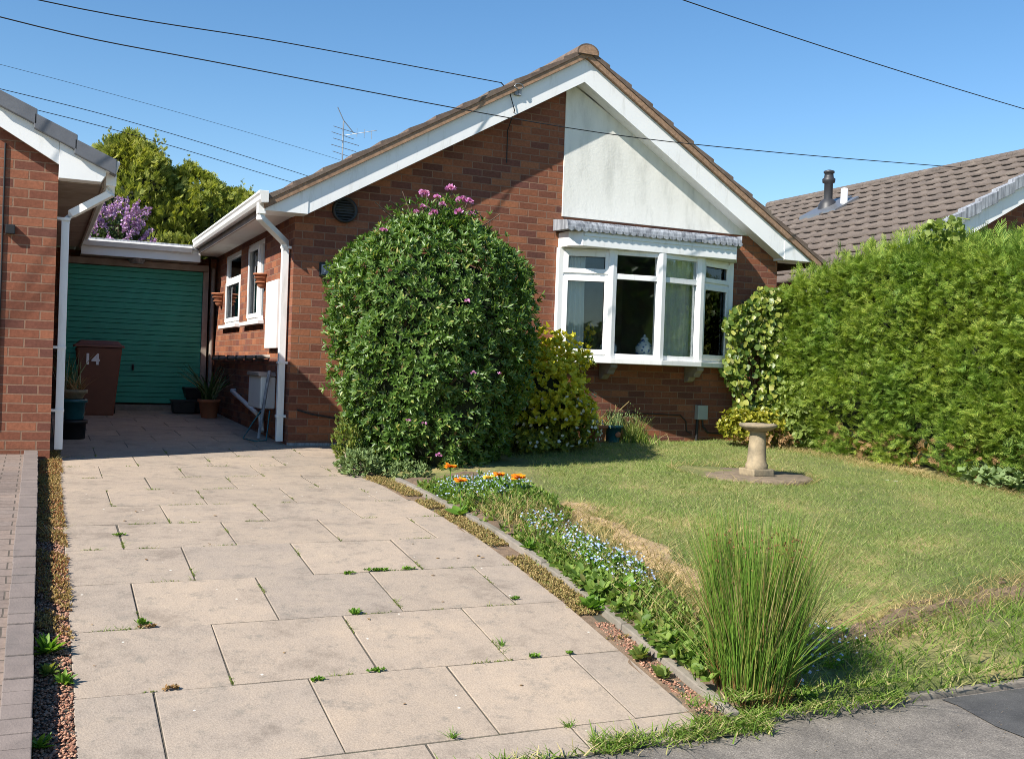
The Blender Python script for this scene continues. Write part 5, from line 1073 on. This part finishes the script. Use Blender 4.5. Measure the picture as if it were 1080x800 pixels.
fmn('tiny pale blue flowers at the near end of the bed, close against the rush clump', (3.12, 3.72), .14, .14, 26, .12, 'lavender')
# pot marigolds
for (x, y, z, s, mt, lab) in ((2.73, 7.05, .74, 1.2, 'orange', 'orange marigold highest up against the dark foot of the big bush'), (2.60, 6.52, .70, 1.15, 'orange', 'small yellow orange marigold nearest the driveway edging'), (2.87, 6.68, .70, 1.0, 'yellow_pet', 'pale yellow marigold in the middle of the blue flowers'), (3.0, 6.78, .71, 1.2, 'orange', 'orange marigold second nearest the lawn above the blue flowers'), (3.1, 6.68, .70, 1.45, 'orange', 'largest orange marigold on the lawn side of the blue flowers')):
    t = thing('marigold', lab, 'flower', (x, y, float(zl(x, y))), 'pot marigolds'); zb = float(zl(x, y))
    MB().tube([(x, y, zb - .01), (x + .01, y + .005, (z + zb) / 2), (x, y, z)], .004, 5).build('stem', 'weed', t)
    n = 26; a = np.arange(n) * 2.4; D = np.stack([np.cos(a), np.sin(a) - .25, .55 - .35 * (a % 2) + 0 * a], 1); P = np.tile([[x, y, z]], (n, 1)); npmesh('petal_ring', *leaves(P, D + rng.normal(size=(n, 3)) * .1, np.tile([[-.1, -.5, 1.]], (n, 1)), rng.uniform(.034, .046, n) * s, OVAL, LF), mt, t)
    MB().lathe([(.012 * s, .002), (.014 * s, .01), (.006 * s, .016)], (x, y, z), 10).build('flower_centre', 'dead', t)
    npmesh('leaf', *leaves(np.tile([[x, y, zb + .03]], (9, 1)), rv(9) * [1, 1, .3] + [0, 0, .5], rv(9) + [0, 0, 2], rng.uniform(.06, .11, 9), OVAL, LF), 'weed', t)
# rush clump
RC = thing('rush_clump', 'tall dense clump of green rushes at the pavement end of the flower bed', 'rushes', (2.885, 3.70, .09))
n = 2300; a = rng.uniform(0, 6.28, n); r = .175 * np.sqrt(rng.uniform(0, 1, n)); x = 2.885 + r * np.cos(a); y = 3.70 + .8 * r * np.sin(a); P = np.stack([x, y, zl(x, y) - .01], 1)
az = a + rng.normal(0, .8, n); ln = .02 + .15 * (r / .17) * rng.uniform(.4, 1.1, n)
L = rng.uniform(.40, .90, n) * (1 - .12 * (r / .17)); npmesh('stem', *blades(P, az, ln, L, rng.uniform(.0035, .0058, n), rng.uniform(.0, .16, n), 5), 'rush', RC)
n = 100; a = rng.uniform(0, 6.28, n); P = np.stack([2.885 + .14 * np.cos(a), 3.70 + .11 * np.sin(a), np.full(n, .12)], 1); npmesh('bent_stem', *blades(P, a + rng.normal(0, .3, n), rng.uniform(.3, .9, n), rng.uniform(.35, .75, n), np.full(n, .0045), rng.uniform(.2, .7, n), 6), 'rush', RC)
n = 900; a = rng.uniform(0, 6.28, n); r = .175 * np.sqrt(rng.uniform(.2, 1, n)); x = 2.885 + r * np.cos(a); y = 3.70 + .8 * r * np.sin(a); P = np.stack([x, y, zl(x, y) - .01], 1); npmesh('brown_sheath', *blades(P, a, rng.uniform(0, .4, n), rng.uniform(.06, .19, n), np.full(n, .007), np.full(n, .05), 2), 'rush_base', RC)
n = 220; a = rng.uniform(0, 6.28, n); P = np.stack([2.885 + .1 * np.cos(a), 3.70 + .08 * np.sin(a), np.full(n, .15)], 1); npmesh('dead_stem', *blades(P, a, rng.uniform(.1, .5, n), rng.uniform(.4, .8, n), np.full(n, .0045), rng.uniform(0, .2, n), 4), 'grass_dry', RC)
n = 150; a = rng.uniform(0, 6.28, n); q = rng.uniform(.02, .17, n); L = rng.uniform(.55, .82, n); b0 = np.stack([2.885 + .12 * np.cos(a), 3.70 + .09 * np.sin(a), np.full(n, .12)], 1)
npmesh('seed_stem', *blades(b0, a, q, L, np.full(n, .004), np.zeros(n), 3), 'rush', RC)
hd = np.stack([np.cos(a), np.sin(a), 0 * a], 1) * (L * .82 * q)[:, None] + b0 + np.array([0, 0, 1]) * (L * .82)[:, None]
npmesh('seed_head', *whorl_leaves(hd, nrm(rng.normal(size=(n, 3)) + [0, 0, 1]), 5, .016, LANCE, (.2, 1.0)), 'rush_base', RC)['kind'] = 'stuff'
# lusher leaves at the pavement end of the bed, hanging over the edging
n = 420; y = rng.uniform(3.62, 5.1, n); x = 2.635 + np.abs(rng.normal(0, .10, n)); k = rng.uniform(0, 1, n) < .5 + .5 * np.sin(8 * y + 1); x, y = x[k], y[k]; n = len(x)
P = np.stack([x, y, np.maximum(zl(x, y), zg(y) + .03) + rng.uniform(.01, .07, n)], 1)
tag(npmesh('bed_weeds', *whorl_leaves(P, nrm(np.array([-.2, -.2, 1.]) + rng.normal(size=(n, 3)) * .45), 5, .052, OVAL, (.5, 1.3)), 'bed_leaf'), kind='stuff')
# individual weeds
def weed(label, x, y, s, kind='rosette', z=None, mat='weed', group=None):
    z0 = (float(zg(y)) if z is None else z); t = thing('weed' if kind != 'tuft' else 'grass_tuft', label, 'weed' if kind != 'tuft' else 'grass tuft', (x, y, z0), group)
    if kind == 'tuft':
        n = 34; P = np.stack([x + rng.normal(0, .016 * s, n), y + rng.normal(0, .008 * s, n), np.full(n, z0 - .004)], 1)
        npmesh('blade', *blades(P, rng.uniform(0, 6.28, n), rng.uniform(.2, 1.2, n), rng.uniform(.03, .085, n) * s, np.full(n, .0045), rng.uniform(.1, .7, n), 3), mat, t)
    elif kind == 'mat':
        n = int(26 * s); P = np.stack([x + rng.normal(0, .03 * s, n), y + rng.normal(0, .006, n), np.full(n, z0 + .004)], 1)
        npmesh('leaf', *whorl_leaves(P, nrm(np.array([0, 0, 1.]) + rng.normal(size=(n, 3)) * .4), 4, .017, OVAL, (.5, 1.2)), mat, t)
    else:
        n = int(22 + 10 * s); a = rng.uniform(0, 6.28, n); el = rng.uniform(.15, 1.2, n); P = np.stack([x + rng.normal(0, .008, n), y + rng.normal(0, .008, n), np.full(n, z0)], 1)
        D = np.stack([np.cos(a) * np.cos(el), np.sin(a) * np.cos(el), np.sin(el)], 1); npmesh('leaf', *leaves(P, D, np.tile([[0, 0, 1.]], (n, 1)) + .4 * rv(n), rng.uniform(.6, 1.1, n) * .095 * s, OVAL if kind == 'rosette' else LANCE, LF), mat, t)
    return t
weed('bright dandelion rosette in the red chips beside the brick edging', .065, 4.60, .95, 'narrow')
weed('small bright seedling at the slab edge just below the dandelion rosette', .125, 4.32, .62, 'narrow')
weed('dull green weed in the chips between the dandelion and the seedling', .07, 4.42, .55, 'rosette', None, 'weed_dull')
weed('green weed in the red chips at the bottom corner of the photo', .04, 3.86, .6, 'narrow')
weed('yellowish tuft of dry grass in the sedum strip half way to the house', .11, 6.35, 1.0, 'tuft', None, 'grass_dry')
weed('pale yellow tuft where the sedum strip meets the shadow of the house', .13, 9.3, .9, 'tuft', None, 'grass_dry')
JW = [(.436, 6.28, .9, 'mat', 'weed in the upright slab joint near the sedum strip, far end of the sunny slabs'), (.445, 4.84, .55, 'rosette', 'small weed at the foot of the joint nearest the dandelion rosette'), (1.40, 4.80, .55, 'rosette', 'small weed in a long joint below the two green mats'), (1.68, 5.385, 1.5, 'mat', 'longest green mat along a slab joint in the middle of the drive'), (1.86, 5.385, .9, 'mat', 'short green mat at the bushier end of the longest joint mat'), (1.53, 5.36, .6, 'mat', 'tiny mat at the top of the upright joint left of the longest mat'), (1.33, 4.195, .9, 'mat', 'green mat on the joint below the centre slab of the drive'), (1.06, 4.16, .9, 'mat', 'green growth at the head of the nearest central upright joint'), (1.96, 4.34, .75, 'tuft', 'grass tuft in the upright joint near the bed side of the drive'), (2.06, 4.20, .55, 'mat', 'small mat of weeds where joints cross near the bed side of the drive'), (2.24, 4.20, .4, 'mat', 'smallest weed spot close to the bed side end of the near joint'), (2.25, 4.85, .6, 'mat', 'weed in the upright joint beside the broad leaved weed on the edging'), (1.93, 3.60, .8, 'tuft', 'grass tuft in the nearest joint above the pavement, bed side'), (1.45, 3.62, .7, 'tuft', 'grass tuft in the nearest joint above the pavement, middle of the drive'), (.5, 4.20, .7, 'mat', 'brownish weed on the joint below the grey slab by the red chips'), (.47, 4.79, .9, 'mat', 'brown dead moss on the slab joint by the dandelion')]
for x, y, s, k, lab in JW: weed(lab, x, y, s * .72, k, None, 'dead' if 'brown' in lab else 'weed', 'weeds in the slab joints')
weed('lush broad leaved weed spilling over the concrete edging onto the slabs', 2.60, 4.66, 1.0, 'rosette')
weed('tall pale leaved weed behind the edging next to the lush broad leaved weed', 2.80, 4.66, 1.25, 'rosette', float(zl(2.8, 4.66)) + .04)
weed('low green weed in the gap beside the edging, half way to the pavement', 2.55, 4.10, .75, 'rosette', None, 'weed_dull')
weed('small green weed in the gap beside the edging close to the pavement', 2.55, 3.90, .65, 'rosette', None, 'weed_dull')
weed('single bright leaf rosette in the bed beside the rush clump', 2.80, 4.22, .7, 'rosette', float(zl(2.8, 4.2)) + .02)
weed('dark leafy weed in the bed between the edging and the rush clump', 2.78, 3.98, .95, 'rosette', float(zl(2.78, 3.98)))
weed('leafy weed hanging over the edging under the middle forget-me-nots', 2.66, 5.55, .7, 'narrow', float(zg(5.55)) + .04)
for (x, y, lab) in ((6.81, 6.98, 'farther of two white daisies on the lawn before the hedge'), (6.83, 6.90, 'nearer of two white daisies on the lawn before the hedge')):
    z0 = float(zl(x, y)); t = thing('daisy', lab, 'daisy', (x, y, z0)); MB().tube([(x, y, z0), (x, y, z0 + .045)], .002, 4).build('stem', 'weed', t)
    a = np.linspace(0, 6.28, 14, False); npmesh('petal_ring', *leaves(np.tile([[x, y, z0 + .046]], (14, 1)), np.stack([np.cos(a), np.sin(a), .15 + 0 * a], 1), np.tile([[0, 0, 1.]], (14, 1)), np.full(14, .022), OVAL, LF), 'white_petal', t)
# a few dead leaves and crumbs on the slabs
n = 26; x = rng.uniform(.2, 2.4, n); y = rng.uniform(3.6, 9.5, n); P = np.stack([x, y, zg(y) + .004], 1); tag(npmesh('leaf_litter', *leaves(P, rv(n) * [1, 1, .15], np.tile([[0, 0, 1.]], (n, 1)), rng.uniform(.012, .03, n), OVAL, LF), 'dead'), kind='stuff')
